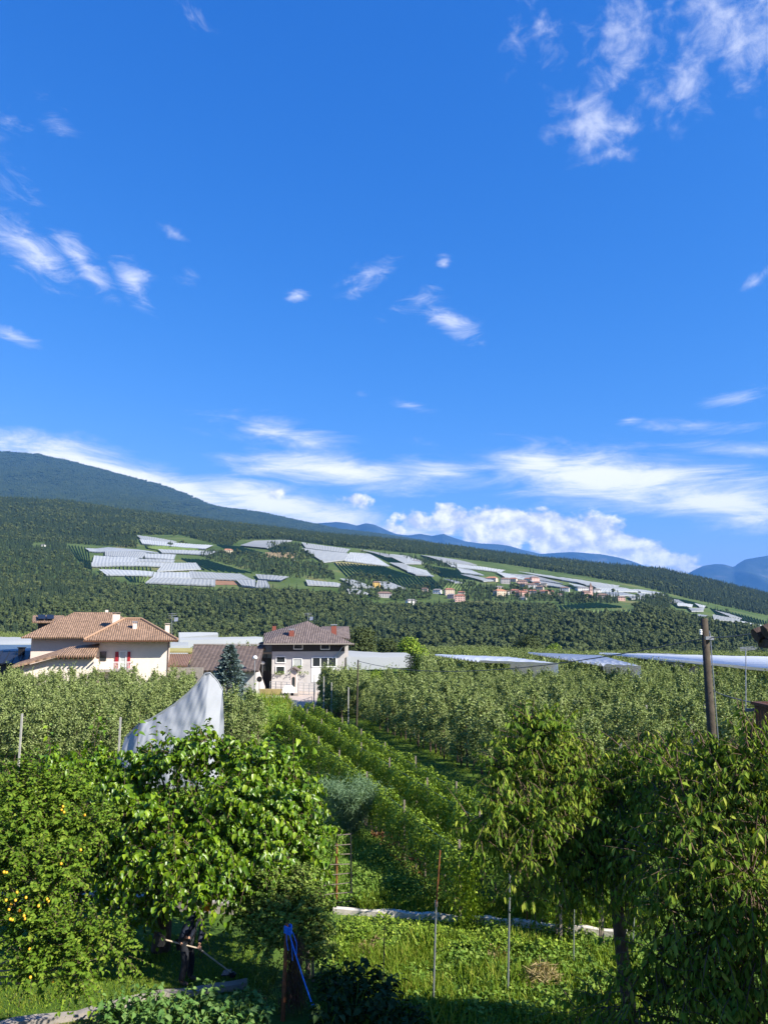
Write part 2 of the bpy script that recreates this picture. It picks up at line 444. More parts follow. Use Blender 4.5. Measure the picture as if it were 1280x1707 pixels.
M['brush'] = mat_leaf('dry_brush', [(0.05, 0.028, 0.018), (0.085, 0.05, 0.03), (0.12, 0.07, 0.045)], 0.1)
M['dead'] = mat_leaf('dead_leaves', [(0.16, 0.075, 0.03), (0.25, 0.12, 0.05), (0.33, 0.19, 0.09)], 0.1)
M['fruit'] = mat_plain('yellow_plum', (0.80, 0.42, 0.03), 0.4, var=0.15)
M['net'] = mat_net('hail_net', (0.45, 0.48, 0.49))
M['net_near'] = mat_net('white_net', (0.44, 0.475, 0.51), 0.3)
M['net_bright'] = mat_net('bright_net', (0.80, 0.83, 0.86), 0.08)
M['roof_red'] = mat_roof('terracotta_tiles', (0.262, 0.17, 0.112))
M['roof_grey'] = mat_roof('grey_brown_tiles', (0.145, 0.115, 0.104), 0.3, 0.4)
M['roof_barn'] = mat_roof('dark_brown_tiles', (0.115, 0.088, 0.075), 0.5, 0.5, 0.25, 0.5)
M['plaster'] = mat_plain('cream_plaster', (0.68, 0.59, 0.50), 0.9, var=0.06, scale=2.0, bump=0.15)
M['plaster_pink'] = mat_plain('pinkish_plaster', (0.62, 0.50, 0.43), 0.9, var=0.06, scale=2.0, bump=0.15)
M['render_grey'] = mat_plain('grey_render', (0.43, 0.41, 0.40), 0.9, var=0.14, scale=1.2, bump=0.2)
M['render_dark'] = mat_plain('dark_grey_boards', (0.035, 0.033, 0.034), 0.7, var=0.2, scale=2)
M['concrete'] = mat_plain('concrete', (0.28, 0.25, 0.22), 0.9, var=0.22, scale=2.5, bump=0.4)
M['concrete_pale'] = mat_plain('pale_concrete', (0.60, 0.55, 0.48), 0.9, var=0.25, scale=4, bump=0.4)
M['paving'] = mat_plain('pale_paving', (0.42, 0.35, 0.30), 0.9, var=0.12, scale=0.8, bump=0.2)
M['white'] = mat_plain('white_paint', (0.78, 0.78, 0.76), 0.6, var=0.05)
M['glass'] = mat_plain('window_glass', (0.03, 0.035, 0.04), 0.08, var=0.3, scale=0.6, spec=0.8)
M['glass_blue'] = mat_plain('balcony_glass', (0.10, 0.14, 0.17), 0.15, var=0.3, scale=0.6, spec=0.7)
M['curtain'] = mat_plain('curtained_glass', (0.40, 0.42, 0.40), 0.25, var=0.2, scale=1.5, spec=0.6)
M['red_paint'] = mat_plain('red_paint', (0.32, 0.025, 0.03), 0.5, var=0.1)
M['metal'] = mat_plain('galvanised_steel', (0.42, 0.44, 0.45), 0.4, 0.7, 0.2, 6)
M['dark_metal'] = mat_plain('dark_steel', (0.03, 0.03, 0.032), 0.5, 0.4, 0.3, 6)
M['rust'] = mat_plain('rusty_iron', (0.20, 0.075, 0.03), 0.85, 0.1, 0.4, 14)
M['pole_wood'] = mat_plain('weathered_pole', (0.062, 0.05, 0.036), 0.9, 0, 0.35, 5, 0.6)
M['stake_wood'] = mat_plain('grey_stake', (0.22, 0.185, 0.145), 0.9, 0, 0.25, 8, 0.4)
M['post'] = mat_plain('concrete_post', (0.34, 0.33, 0.30), 0.9, 0, 0.2, 5)
M['brick'] = mat_plain('chimney_brick', (0.22, 0.07, 0.05), 0.9, 0, 0.25, 8, 0.4)
M['brown_wood'] = mat_plain('brown_boards', (0.085, 0.035, 0.018), 0.7, 0, 0.3, 4, 0.3)
M['solar'] = mat_plain('solar_glass', (0.012, 0.014, 0.02), 0.45, 0, 0.2, 2, spec=0.25)
M['blue_metal'] = mat_plain('blue_sheet_roof', (0.10, 0.15, 0.20), 0.4, 0.2, 0.15, 1)
M['dark_sheet'] = mat_plain('dark_sheet_roof', (0.022, 0.025, 0.033), 0.45, 0.2, 0.2, 1)
M['blue_rope'] = mat_plain('blue_rope', (0.02, 0.17, 0.62), 0.6, 0, 0.15, 20)
M['wire'] = mat_plain('cable', (0.10, 0.10, 0.10), 0.6, 0, 0.1)
M['old_tile'] = mat_plain('old_roof_tile', (0.075, 0.052, 0.042), 0.9, 0, 0.5, 9, 0.6)
M['yellow'] = mat_plain('yellow_render', (0.62, 0.42, 0.12), 0.9, 0, 0.08)


# ------------------------------------------------------------------ terrain: one sheet from under the camera to the far range
def zrow(Y, knots): return lambda px: CAM_Z + Y * np.vectorize(elev)(np.interp(px, [k[0] for k in knots], [k[1] for k in knots]))
def hrow(knots): return lambda px: np.interp(px, [k[0] for k in knots], [k[1] for k in knots])
def const(z): return lambda px: np.full_like(np.asarray(px, dtype=float), z)


ROWS = [(-60, const(0)), (62, const(0)),
        (170, hrow([(0, 1.2), (430, 0.2), (640, -2.0), (1280, -2.2)])),
        (265, hrow([(0, 2.6), (430, 1.0), (640, -2.6), (800, -2.4), (960, -4.0), (1280, -4.4)])),
        (315, hrow([(0, 3.0), (430, 1.0), (640, -3.0), (800, -2.4), (960, -9), (1280, -12)])),
        (390, const(-48)), (520, const(-95)),
        (650, zrow(650, [(0, 1092), (640, 1096), (830, 1105), (960, 1096), (1280, 1100)])),
        (1120, zrow(1120, [(-300, 955), (0, 970), (160, 984), (250, 989), (400, 996), (480, 992), (560, 999), (640, 1017), (800, 1015), (960, 1018), (1060, 1018), (1120, 1030), (1280, 1062)])),
        (1900, zrow(1900, [(-300, 870), (0, 888), (160, 902), (232, 896), (400, 903), (480, 902), (640, 921), (800, 941), (960, 964), (1060, 980), (1120, 997), (1280, 1034), (1600, 1070)])),
        (2900, zrow(2900, [(-300, 810), (0, 834), (100, 838), (200, 854), (400, 876), (540, 891), (700, 906), (800, 920), (900, 933), (1000, 943), (1100, 951), (1150, 963), (1220, 980), (1280, 995), (1500, 1030)])),
        (4300, zrow(4300, [(-300, 850), (0, 850), (300, 875), (640, 915), (1000, 965), (1280, 1010), (1600, 1030)])),
        (7000, zrow(7000, [(-300, 790), (0, 800), (100, 802), (200, 815), (320, 850), (430, 866), (540, 889), (640, 903), (800, 930), (1000, 965), (1280, 1010)])),
        (9000, zrow(9000, [(-300, 735), (-60, 750), (0, 755), (50, 759), (100, 769), (200, 794), (260, 808), (310, 826), (345, 842), (370, 848), (430, 855), (500, 870), (560, 883), (640, 894), (700, 903), (800, 930), (1000, 965), (1280, 1010)])),
        (11500, zrow(11500, [(-300, 790), (0, 810), (300, 860), (640, 935), (1280, 1000)])),
        (18500, zrow(18500, [(-300, 930), (640, 935), (1280, 985)])),
        (22000, zrow(22000, [(-300, 880), (400, 885), (500, 878), (530, 872), (560, 869), (580, 871), (594, 875), (610, 871), (625, 874), (642, 882), (660, 889), (680, 891), (700, 888), (720, 892), (740, 889), (755, 895),
                             (775, 901), (800, 904), (830, 906), (850, 909), (870, 916), (900, 922), (930, 920), (960, 919), (1000, 922), (1030, 928), (1050, 934), (1068, 941), (1080, 946), (1110, 953), (1140, 957),
                             (1152, 950), (1170, 942), (1190, 939), (1205, 940), (1220, 944), (1228, 938), (1240, 931), (1258, 928), (1270, 926), (1282, 924), (1320, 915), (1500, 880), (1800, 870)])),
        (25500, const(100)), (28000, const(80))]
RY = np.array([r[0] for r in ROWS], dtype=float)
PXT = np.linspace(-900, 2200, 1241)
TAB = np.stack([r[1](PXT) for r in ROWS])          # heights on (row, px)


def ZT(X, Y, noise=True):
    X = np.asarray(X, dtype=float); Y = np.asarray(Y, dtype=float)
    px = 640 + 1280 * X / np.maximum(Y, 62.0) * 0.995
    fi = np.clip((px - PXT[0]) / (PXT[1] - PXT[0]), 0, len(PXT) - 1.001)
    i = fi.astype(int); f = fi - i
    r = np.clip(np.searchsorted(RY, Y, side='right') - 1, 0, len(RY) - 2)
    t = np.clip((Y - RY[r]) / (RY[r + 1] - RY[r]), 0, 1)
    a = TAB[r, i] * (1 - f) + TAB[r, i + 1] * f
    b = TAB[r + 1, i] * (1 - f) + TAB[r + 1, i + 1] * f
    z = a * (1 - t) + b * t
    if noise:
        amp = np.interp(Y, [0, 330, 520, 700, 950, 1100, 1180, 1900, 2900, 4600, 9000, 15000, 22000], [0.0, 0.5, 14, 24, 17, 6, 3, 6, 8, 45, 22, 100, 36])
        wl = np.interp(Y, [0, 2000, 5000, 22000], [170, 260, 1000, 2400])
        z = z + amp * fbm(X / wl + 31, Y / wl + 17, 5, 3)
        rav = np.interp(Y, [3200, 6000, 8000, 9000, 16000, 19500, 21600, 22000], [0, 80, 55, 0, 0, 300, 110, 0])
        z = z - rav * np.abs(np.sin(X / 600 + 1.3 * fbm(X / 1300, Y / 2200, 3, 9)))
    return z


def zt(x, y): return float(ZT(np.array([x]), np.array([y]))[0])


YM = np.concatenate([np.arange(30, 330, 1.0), np.arange(330, 3000, 4.0), np.arange(3000, 24000, 30.0)])


def hit(px, py, off=0.0, ymin=30):
    """where the line of sight through a photograph pixel meets the land"""
    x, y, z = ray(px, py)
    ys = YM[YM >= ymin]; t = ys / y
    d = CAM_Z + z * t - (ZT(x * t, ys) + off)
    k = np.argmax(d < 0)
    if d[k] >= 0: k = len(ys) - 1
    Y = ys[k]
    return Vector((x * Y / y, Y, zt(x * Y / y, Y)))


def build_terrain():
    us = np.concatenate([np.linspace(-1.1, -0.62, 24, endpoint=False), np.linspace(-0.62, 0.62, 420), np.linspace(0.62, 1.1, 25)[1:]])
    ys = np.concatenate([np.linspace(-60, 60, 30, endpoint=False), np.linspace(60, 330, 60, endpoint=False), np.linspace(330, 1200, 60, endpoint=False), np.linspace(1200, 3000, 60, endpoint=False),
                         np.linspace(3000, 9200, 80, endpoint=False), np.linspace(9200, 18000, 24, endpoint=False), np.linspace(18000, 22200, 50, endpoint=False), np.linspace(22200, 28000, 8)])
    U, Yg = np.meshgrid(us, ys)
    X = U * np.maximum(Yg, 80.0)
    Z = ZT(X, Yg)
    V = np.stack([X, Yg, Z], -1).reshape(-1, 3)
    h, wd = U.shape
    i = np.arange((h - 1) * wd).reshape(h - 1, wd)[:, :-1].ravel()
    F = np.stack([i, i + 1, i + 1 + wd, i + wd], -1)
    o = link('ground', np_mesh('ground', V, F, M['land'], True))
    tag(o, 'land from the garden across the valley to the blue mountains', 'ground', kind='structure')


build_terrain()


# ------------------------------------------------------------------ instancing for what nobody could count
def gn_instances(name, P, scl, rot, idx, protos, label, cat):
    me = bpy.data.meshes.new(name); n = len(P)
    me.vertices.add(n); me.vertices.foreach_set('co', np.ascontiguousarray(P, dtype=np.float32).ravel())
    scl = np.asarray(scl, dtype=np.float32)
    if scl.ndim == 1: scl = np.repeat(scl[:, None], 3, 1)
    for nm, ty, key, data in (('scl', 'FLOAT_VECTOR', 'vector', scl), ('rotv', 'FLOAT_VECTOR', 'vector', np.stack([0 * rot, 0 * rot, rot], -1)), ('pick', 'INT', 'value', idx)):
        a = me.attributes.new(nm, ty, 'POINT'); a.data.foreach_set(key, np.ascontiguousarray(data, dtype=np.int32 if ty == 'INT' else np.float32).ravel())
    me.update()
    c = bpy.data.collections.new(name + '_source')
    for k, p in enumerate(protos):
        ob = bpy.data.objects.new('%s_kind_%02d' % (name, k), p); c.objects.link(ob)
    ng = bpy.data.node_groups.new(name, 'GeometryNodeTree')
    ng.interface.new_socket('Geometry', in_out='INPUT', socket_type='NodeSocketGeometry')
    ng.interface.new_socket('Geometry', in_out='OUTPUT', socket_type='NodeSocketGeometry')
    gi = ng.nodes.new('NodeGroupInput'); go = ng.nodes.new('NodeGroupOutput')
    ip = ng.nodes.new('GeometryNodeInstanceOnPoints'); ci = ng.nodes.new('GeometryNodeCollectionInfo')
    ci.inputs['Collection'].default_value = c; ci.inputs['Separate Children'].default_value = True; ci.inputs['Reset Children'].default_value = True
    ip.inputs['Pick Instance'].default_value = True
    def attr(nm, ty):
        a = ng.nodes.new('GeometryNodeInputNamedAttribute'); a.data_type = ty; a.inputs['Name'].default_value = nm
        return [s for s in a.outputs if s.enabled][0]
    L = ng.links.new
    L(gi.outputs[0], ip.inputs['Points']); L(ci.outputs[0], ip.inputs['Instance'])
    L(attr('pick', 'INT'), ip.inputs['Instance Index']); L(attr('rotv', 'FLOAT_VECTOR'), ip.inputs['Rotation']); L(attr('scl', 'FLOAT_VECTOR'), ip.inputs['Scale'])
    L(ip.outputs[0], go.inputs[0])
    o = link(name, me); md = o.modifiers.new('instances', 'NODES'); md.node_group = ng
    return tag(o, label, cat, kind='stuff')


def unit(a): return a / np.maximum(np.linalg.norm(a, axis=-1, keepdims=True), 1e-9)


T_QUAD = (np.array([(0, 0, 0), (-.32, .5, .09), (0, 1, 0), (.32, .5, .09)]), [(0, 2, 1), (0, 3, 2)])
T_BROAD = (np.array([(0, 0, 0), (-.36, .22, .17), (-.31, .62, .13), (0, 1.1, -.2), (.31, .62, .13), (.36, .22, .17), (0, .5, -.02)]), [(0, 6, 2), (0, 2, 1), (6, 3, 2), (0, 5, 4), (0, 4, 6), (6, 4, 3)])
T_LANCE = (np.array([(0, 0, 0), (-.15, .30, .06), (-.15, .62, .04), (0, 1.0, -.12), (.15, .62, .04), (.15, .30, .06), (0, .5, -.01)]), [(0, 6, 2), (0, 2, 1), (6, 3, 2), (0, 5, 4), (0, 4, 6), (6, 4, 3)])
T_BLADE = (np.array([(-.03, 0, 0), (.03, 0, 0), (.022, .55, .06), (-.022, .55, .06), (0, 1.0, .26)]), [(0, 1, 2), (0, 2, 3), (3, 2, 4)])
T_TRI = (np.array([(-.5, 0, 0), (.5, 0, 0), (0, 1, 0)]), [(0, 1, 2)])


def leaf_frames(D, N):
    D = unit(D); B = unit(np.cross(D, N)); N2 = np.cross(B, D)
    return B, D, N2


def leaf_arrays(P, D, N, S, tmpl):
    B, D, N2 = leaf_frames(D, N)
    tv, tf = tmpl; k = len(tv); n = len(P)
    S = np.asarray(S, dtype=float)
    if S.ndim == 0: S = np.full(n, S)
    V = P[:, None, :] + S[:, None, None] * (tv[None, :, 0:1] * B[:, None, :] + tv[None, :, 1:2] * D[:, None, :] + tv[None, :, 2:3] * N2[:, None, :])
    F = (np.array(tf)[None] + (np.arange(n) * k)[:, None, None]).reshape(-1, 3)
    return V.reshape(-1, 3), F


def leaf_mesh(name, P, D, N, S, tmpl, mat): return np_mesh(name, *leaf_arrays(P, D, N, S, tmpl), mat)


def rdir(n, up=0.0):
    d = RNG.normal(size=(n, 3)); d[:, 2] += up
    return unit(d)


# ------------------------------------------------------------------ far woods
def far_broadleaf(seed, n=120, h=11.0, w=4.2):
    g = np.random.default_rng(seed)
    nb = 7
    c = np.stack([g.normal(0, w * .38, nb), g.normal(0, w * .38, nb), g.uniform(.42, .82, nb) * h], -1); c[0] = (0, 0, h * .78)
    rad = g.uniform(.26, .42, nb) * h * .55
    k = g.integers(0, nb, n); d = unit(g.normal(size=(n, 3)) + np.array([0, 0, .35]))
    P = c[k] + d * rad[k][:, None]
    D = unit(g.normal(size=(n, 3)) * .6 + np.cross(d, g.normal(size=(n, 3)))); N = d
    S = g.uniform(1.3, 2.5, n)
    V1, F1 = leaf_arrays(P - D * S[:, None] * .5, D, N, S, T_TRI)
    # solid core so that no light leaks through
    bm = bmesh.new()
    for j in range(nb): bmesh.ops.create_icosphere(bm, subdivisions=1, radius=rad[j] * .93, matrix=Matrix.Translation(c[j]))
    V2 = np.array([v.co[:] for v in bm.verts]); F2 = np.array([[v.index for v in f.verts] for f in bm.faces]); bm.free()
    V2 = V2 + g.normal(0, .25, V2.shape)
    Vt = np.array([(-.3, -.3, -2), (.3, -.3, -2), (0, .35, -2), (0, 0, h * .5)]); Ft = np.array([(0, 1, 3), (1, 2, 3), (2, 0, 3)])
    return np_mesh('broadleaf', np.concatenate([V1, V2, Vt]), np.concatenate([F1, F2 + len(V1), Ft + len(V1) + len(V2)]), M['broad'])


def far_conifer(seed, h=15.0, w=2.6, tiers=9, mat='conifer', base=.06):
    g = np.random.default_rng(seed); V = []; F = []
    for t in range(tiers):
        f = t / (tiers - 1); z0 = h * (base + (1 - base - .04) * f); r = w * (1 - f) ** .85 + .22
        k = 9 if f < .6 else 6
        b = len(V); V.append((0, 0, z0 + h * .15 * (1 - .4 * f)))
        a0 = g.uniform(0, 6.28)
        for q in range(2 * k):
            rr = r * (g.uniform(.85, 1.2) if q % 2 == 0 else g.uniform(.5, .68)); a = a0 + math.pi * q / k
            V.append((rr * math.cos(a), rr * math.sin(a), z0 - (.05 * h if q % 2 == 0 else 0) * g.uniform(.4, 1)))
        for q in range(2 * k): F.append((b, b + 1 + q, b + 1 + (q + 1) % (2 * k)))
    b = len(V); V += [(-.2, -.2, -2), (.2, -.2, -2), (0, .25, -2), (0, 0, h * .6)]; F += [(b, b + 1, b + 3), (b + 1, b + 2, b + 3), (b + 2, b, b + 3)]
    return np_mesh('conifer', np.array(V), np.array(F), M[mat])


def in_poly(px, py, poly):
    c = np.zeros(len(px), dtype=bool); n = len(poly)
    for i in range(n):
        x0, y0 = poly[i]; x1, y1 = poly[(i + 1) % n]
        if y0 == y1: continue
        c ^= ((y0 > py) != (y1 > py)) & (px < (x1 - x0) * (py - y0) / (y1 - y0) + x0)
    return c


CLEAR = [[(108, 906), (228, 914), (228, 892), (300, 892), (360, 908), (384, 912), (402, 900), (470, 899), (560, 911), (700, 924), (830, 939), (960, 959), (1060, 976), (1150, 999), (1220, 1014), (1290, 1029),
          (1290, 1056), (1240, 1050), (1190, 1045), (1140, 1032), (1110, 1012), (1040, 1012), (840, 1012), (720, 1011), (620, 1011), (560, 993), (450, 991), (400, 992), (240, 987), (150, 956), (124, 932)],
         [(925, 1006), (1000, 1004), (1060, 1010), (1060, 1032), (920, 1028)], [(1225, 972), (1290, 980), (1290, 990), (1230, 982)], [(55, 905), (75, 905), (75, 914), (55, 914)]]
WOODS = [[(330, 926), (345, 920), (420, 922), (470, 932), (540, 940), (562, 968), (490, 964), (440, 958), (400, 947), (345, 932)], [(444, 906), (500, 908), (502, 918), (530, 930), (500, 936), (446, 920)],
         [(590, 958), (650, 966), (655, 985), (630, 1002), (575, 1000), (560, 985)], [(655, 985), (715, 975), (720, 1000), (650, 1003)], [(700, 938), (730, 950), (735, 960), (715, 955)],
         [(720, 972), (765, 968), (762, 978), (725, 980)], [(765, 968), (850, 985), (845, 1003), (770, 1003)], [(860, 985), (940, 990), (935, 1003), (850, 1003)], [(930, 990), (1035, 998), (1030, 1006), (925, 1008)],
         [(850, 975), (900, 984), (850, 986)], [(1050, 1000), (1110, 992), (1130, 1010), (1100, 1012)], [(660, 925), (760, 944), (764, 950), (680, 934)]]


def build_woods():
    Ps, Sc, Ix = [], [], []
    NB = 6; NC = 4
    for (y0, y1, sp, wx) in ((395, 545, 7.5, 0.62), (545, 1180, 5.7, 0.60), (1180, 1950, 7.4, 0.60), (1950, 3080, 8.2, 0.60)):
        ny = int((y1 - y0) / sp)
        for k in range(ny):
            y = y0 + k * sp; half = y * wx; nx = int(2 * half / sp)
            X = -half + (np.arange(nx) + RNG.uniform(-.45, .45, nx)) * sp; Yv = y + RNG.uniform(-.45, .45, nx) * sp
            Z = ZT(X, Yv); px, py = project(X, Yv, Z)
            keep = np.ones(nx, dtype=bool)
            if y > 900:
                clear = np.zeros(nx, dtype=bool)
                for p in CLEAR: clear |= in_poly(px, py, p)
                wood = np.zeros(nx, dtype=bool)
                for p in WOODS: wood |= in_poly(px, py, p)
                hedge = (fbm(X / 45 + 3, Yv / 90, 3, 40) > .52) & (RNG.random(nx) < .3)
                keep = ~clear | wood | hedge
                keep &= ~(clear & wood) | (RNG.random(nx) < .8)
            X, Yv, Z, px, py = X[keep], Yv[keep], Z[keep], px[keep], py[keep]; n = len(X)
            if not n: continue
            # conifers high up and on the left, broadleaved trees on the right-hand hill
            cf = np.interp(px, [0, 200, 600, 850, 1280], [.55, .4, .35, .10, .22]) if y < 1180 else np.full(n, .80)
            cf = cf + .75 * fbm(X / 110, Yv / 110, 3, 21)
            con = RNG.random(n) < cf
            s = RNG.uniform(.48, 1.12, n) * np.interp(y, [395, 1180, 1950, 3080], [.95, 1.0, 1.05, 1.1])
            if 1130 <= y < 1950: s *= .72
            Ps.append(np.stack([X, Yv, Z], -1)); Sc.append(np.stack([s * RNG.uniform(.85, 1.2, n), s * RNG.uniform(.85, 1.2, n), s * RNG.uniform(.8, 1.2, n)], -1))
            Ix.append(np.where(con, NB + RNG.integers(0, NC, n), RNG.integers(0, NB, n)))
    P = np.concatenate(Ps); n = len(P)
    protos = [far_broadleaf(i, 110, 10 + (i % 3), 3.6 + .3 * (i % 4)) for i in range(NB)] + [far_conifer(50 + i, 13 + i * 1.3, 2.4 + .2 * i) for i in range(NC)]
    gn_instances('wooded_slope', P, np.concatenate(Sc), RNG.uniform(0, 6.28, n), np.concatenate(Ix), protos, 'dense mixed woods covering the far valley side and the ridge above', 'woods')
    # the mountain beyond: the trees in patches of forty or so
    pat = []
    for s in range(4):
        g = np.random.default_rng(300 + s); V = []; F = []
        for q in range(46):
            x, y = g.uniform(-26, 26, 2); h = g.uniform(9, 17); r = g.uniform(2.6, 4.2); b = len(V)
            a0 = g.uniform(0, 6.28)
            V.append((x, y, h))
            for t in range(5): V.append((x + r * math.cos(a0 + t * 1.2566), y + r * math.sin(a0 + t * 1.2566), g.uniform(0, 3)))
            for t in range(5): F.append((b, b + 1 + t, b + 1 + (t + 1) % 5))
        pat.append(np_mesh('tree_patch', np.array(V), np.array(F), M['conifer']))
    Ps = []
    for y in np.arange(5000, 9060, 66):
        X = np.arange(-.56 * y, .10 * y, 62.0); X = X + RNG.uniform(-20, 20, len(X)); Yv = y + RNG.uniform(-20, 20, len(X))
        Ps.append(np.stack([X, Yv, ZT(X, Yv) - .5], -1))
    P = np.concatenate(Ps); n = len(P)
    gn_instances('mountain_forest', P, RNG.uniform(1.3, 1.7, n), RNG.uniform(0, 6.28, n), RNG.integers(0, 4, n), pat, 'conifer forest covering the rounded mountain on the left', 'forest')


build_woods()


# ------------------------------------------------------------------ hail nets and orchards on the far slope
NETS = {
    'above the terracotta roof': [((230, 893), (295, 903), (282, 904), (236, 899)), ((236, 900), (353, 909), (341, 914), (240, 906)), ((266, 916), (361, 919), (348, 924), (272, 921)), ((159, 927), (230, 930), (226, 937), (156, 938)),
        ((177, 919), (243, 922), (236, 930), (177, 926)), ((243, 923), (292, 925), (289, 932), (243, 929)), ((226, 932), (290, 934), (288, 937), (226, 936)), ((156, 938), (272, 939), (269, 944), (156, 943)),
        ((275, 939), (325, 939), (333, 948), (264, 951)), ((167, 950), (254, 953), (252, 959), (179, 958)), ((259, 955), (318, 955), (318, 963), (256, 963)), ((256, 964), (356, 967), (356, 975), (246, 971)),
        ((318, 953), (398, 957), (416, 965), (321, 963)), ((394, 967), (425, 967), (425, 978), (403, 975)), ((144, 914), (180, 913), (260, 921), (150, 918))],
    'above the grey house': [((402, 909), (425, 902), (484, 902), (445, 913)), ((505, 905), (582, 915), (576, 921), (511, 913)), ((505, 915), (585, 924), (588, 931), (540, 936)), ((585, 922), (615, 924), (647, 942), (576, 934)),
        ((641, 924), (680, 927), (701, 939), (674, 939)), ((650, 939), (671, 940), (721, 959), (692, 957)), ((427, 958), (481, 962), (469, 967), (432, 965)), ((430, 968), (444, 969), (450, 979), (427, 979)),
        ((511, 967), (567, 973), (566, 977), (514, 974)), ((567, 965), (588, 967), (622, 979), (588, 977)), ((577, 980), (588, 980), (613, 989), (582, 988)), ((629, 970), (647, 970), (675, 980), (641, 980)),
        ((600, 916), (640, 923), (677, 931), (640, 927)), ((680, 929), (700, 934), (705, 938), (680, 937)), ((680, 944), (710, 951), (720, 960), (680, 953))],
    'around the village': [((744, 938), (840, 950), (834, 953), (754, 944)), ((762, 947), (782, 950), (805, 958), (769, 954)), ((768, 958), (784, 959), (821, 967), (805, 968)), ((739, 965), (748, 966), (769, 971), (757, 971)),
        ((848, 957), (888, 959), (935, 972), (870, 963)), ((864, 953), (918, 960), (974, 972), (935, 966)), ((932, 963), (1030, 976), (1027, 981), (977, 975)), ((947, 972), (965, 975), (980, 979), (956, 976)),
        ((1001, 981), (1060, 983), (1062, 986), (1003, 985)), ((702, 926), (760, 933), (792, 941), (738, 936)), ((828, 954), (860, 958), (880, 965), (842, 962)), ((880, 966), (930, 974), (950, 980), (893, 973)), ((985, 975), (1040, 980), (1052, 983), (995, 980)), ((1003, 987), (1036, 988), (1057, 992), (1010, 993)), ((700, 1014), (714, 1014), (732, 1021), (708, 1020))],
    'at the right end of the far slope': [((1057, 983), (1102, 988), (1105, 991), (1069, 987)), ((1048, 994), (1078, 994), (1076, 998), (1053, 998)), ((1062, 989), (1100, 993), (1112, 998), (1072, 995)), ((1106, 996), (1130, 1000), (1142, 1006), (1116, 1003)), ((1235, 1036), (1280, 1044), (1280, 1049), (1246, 1043)), ((1128, 1005), (1155, 1008), (1153, 1011), (1130, 1009)), ((1158, 1006), (1176, 1010), (1174, 1013), (1165, 1011)),
        ((1148, 1014), (1173, 1014), (1172, 1018), (1153, 1018)), ((1160, 1024), (1179, 1026), (1184, 1030), (1167, 1029)), ((1189, 1025), (1233, 1032), (1232, 1036), (1191, 1032)), ((1191, 1018), (1214, 1023), (1235, 1030), (1215, 1027))]}


def net_sheet(corners, rows, rise=.27, lift=3.6, wob=.15, front=False):
    """net hung over the rows of an orchard: ridges on the post lines, sagging between them, with hanging edges"""
    a, b, c, d = [np.array(p[:2]) for p in corners]          # far left, far right, near right, near left
    n = max(4, int(rows)) * 2; m = 10
    I, J = np.meshgrid(np.arange(n + 1), np.arange(m + 1), indexing='ij'); s = (I / n)[..., None]; t = (J / m)[..., None]
    p = (a * (1 - s) + b * s) * (1 - t) + (d * (1 - s) + c * s) * t
    z = ZT(p[..., 0], p[..., 1]) + lift + np.where(I % 2 == 0, rise, -rise) + wob * np.sin(I * 7.3 + J * 2.1)
    V = [tuple(q) for q in np.concatenate([p, z[..., None]], -1).reshape(-1, 3)]; F = []
    for i in range(n):
        for j in range(m): F.append((i * (m + 1) + j, (i + 1) * (m + 1) + j, (i + 1) * (m + 1) + j + 1, i * (m + 1) + j + 1))
    b0 = len(V)
    for i in range(n + 1):                                    # near edge curtain
        x, y, zz = V[i * (m + 1) + m]; V.append((x, y, zz - lift * .55))
    for i in range(n): F.append((i * (m + 1) + m, (i + 1) * (m + 1) + m, b0 + i + 1, b0 + i))
    if front:                                                 # curtain along the first ridge line
        b0 = len(V)
        for j in range(m + 1): x, y, zz = V[j]; V.append((x, y - .3, zz - lift * front))
        for j in range(m): F.append((j, j + 1, b0 + j + 1, b0 + j))
    mb = MB(); mb.v = V; mb.f = F
    return mb


def build_nets():
    for where, quads in NETS.items():
        qs = sorted(quads, key=lambda q: sum(p[0] for p in q))
        for k, q in enumerate(qs):
            cx_, cy_ = sum(p[0] for p in q) / 4, sum(p[1] for p in q) / 4
            pts = [hit(cx_ + (px - cx_) * 1.06, cy_ + (py - cy_) * 1.12, 3.6, 700) for px, py in q]
            wdt = (Vector(pts[3]) - Vector(pts[2])).length
            mb = net_sheet(pts, min(60, wdt / 6.0))
            o = mb.build('hail_net', M['net'])
            tag(o, 'pale hail net %s, %s from left' % (where, nth(k + 1)), 'hail net', 'hail nets on the far slope')


build_nets()

GREENS = [((112, 909), (150, 912), (152, 936), (127, 931)), ((300, 931), (345, 934), (425, 955), (335, 950)), ((240, 908), (345, 915), (262, 917), (245, 914)), ((167, 945), (255, 945), (255, 951), (165, 949)),
          ((205, 960), (252, 960), (242, 971), (217, 970)), ((555, 938), (640, 945), (692, 962), (575, 961)), ((612, 921), (640, 926), (668, 937), (650, 938)), ((640, 958), (720, 962), (745, 985), (655, 977)),
          ((712, 942), (760, 951), (800, 967), (735, 962)), ((745, 972), (800, 972), (790, 984), (735, 984)), ((890, 970), (945, 977), (985, 984), (905, 979)), ((925, 1009), (1000, 1006), (1040, 1012), (925, 1016)),
          ((925, 1018), (1055, 1016), (1050, 1028), (925, 1025)), ((1085, 990), (1150, 1003), (1180, 1013), (1130, 1010)), ((1182, 1013), (1280, 1035), (1280, 1041), (1200, 1030)), ((430, 909), (500, 914), (500, 922), (455, 920)),
          ((700, 925), (745, 934), (742, 938), (710, 933)), ((360, 908), (400, 912), (440, 922), (390, 922)), ((128, 930), (155, 935), (155, 950), (140, 945)), ((1110, 1000), (1135, 1003), (1150, 1015), (1130, 1013))]


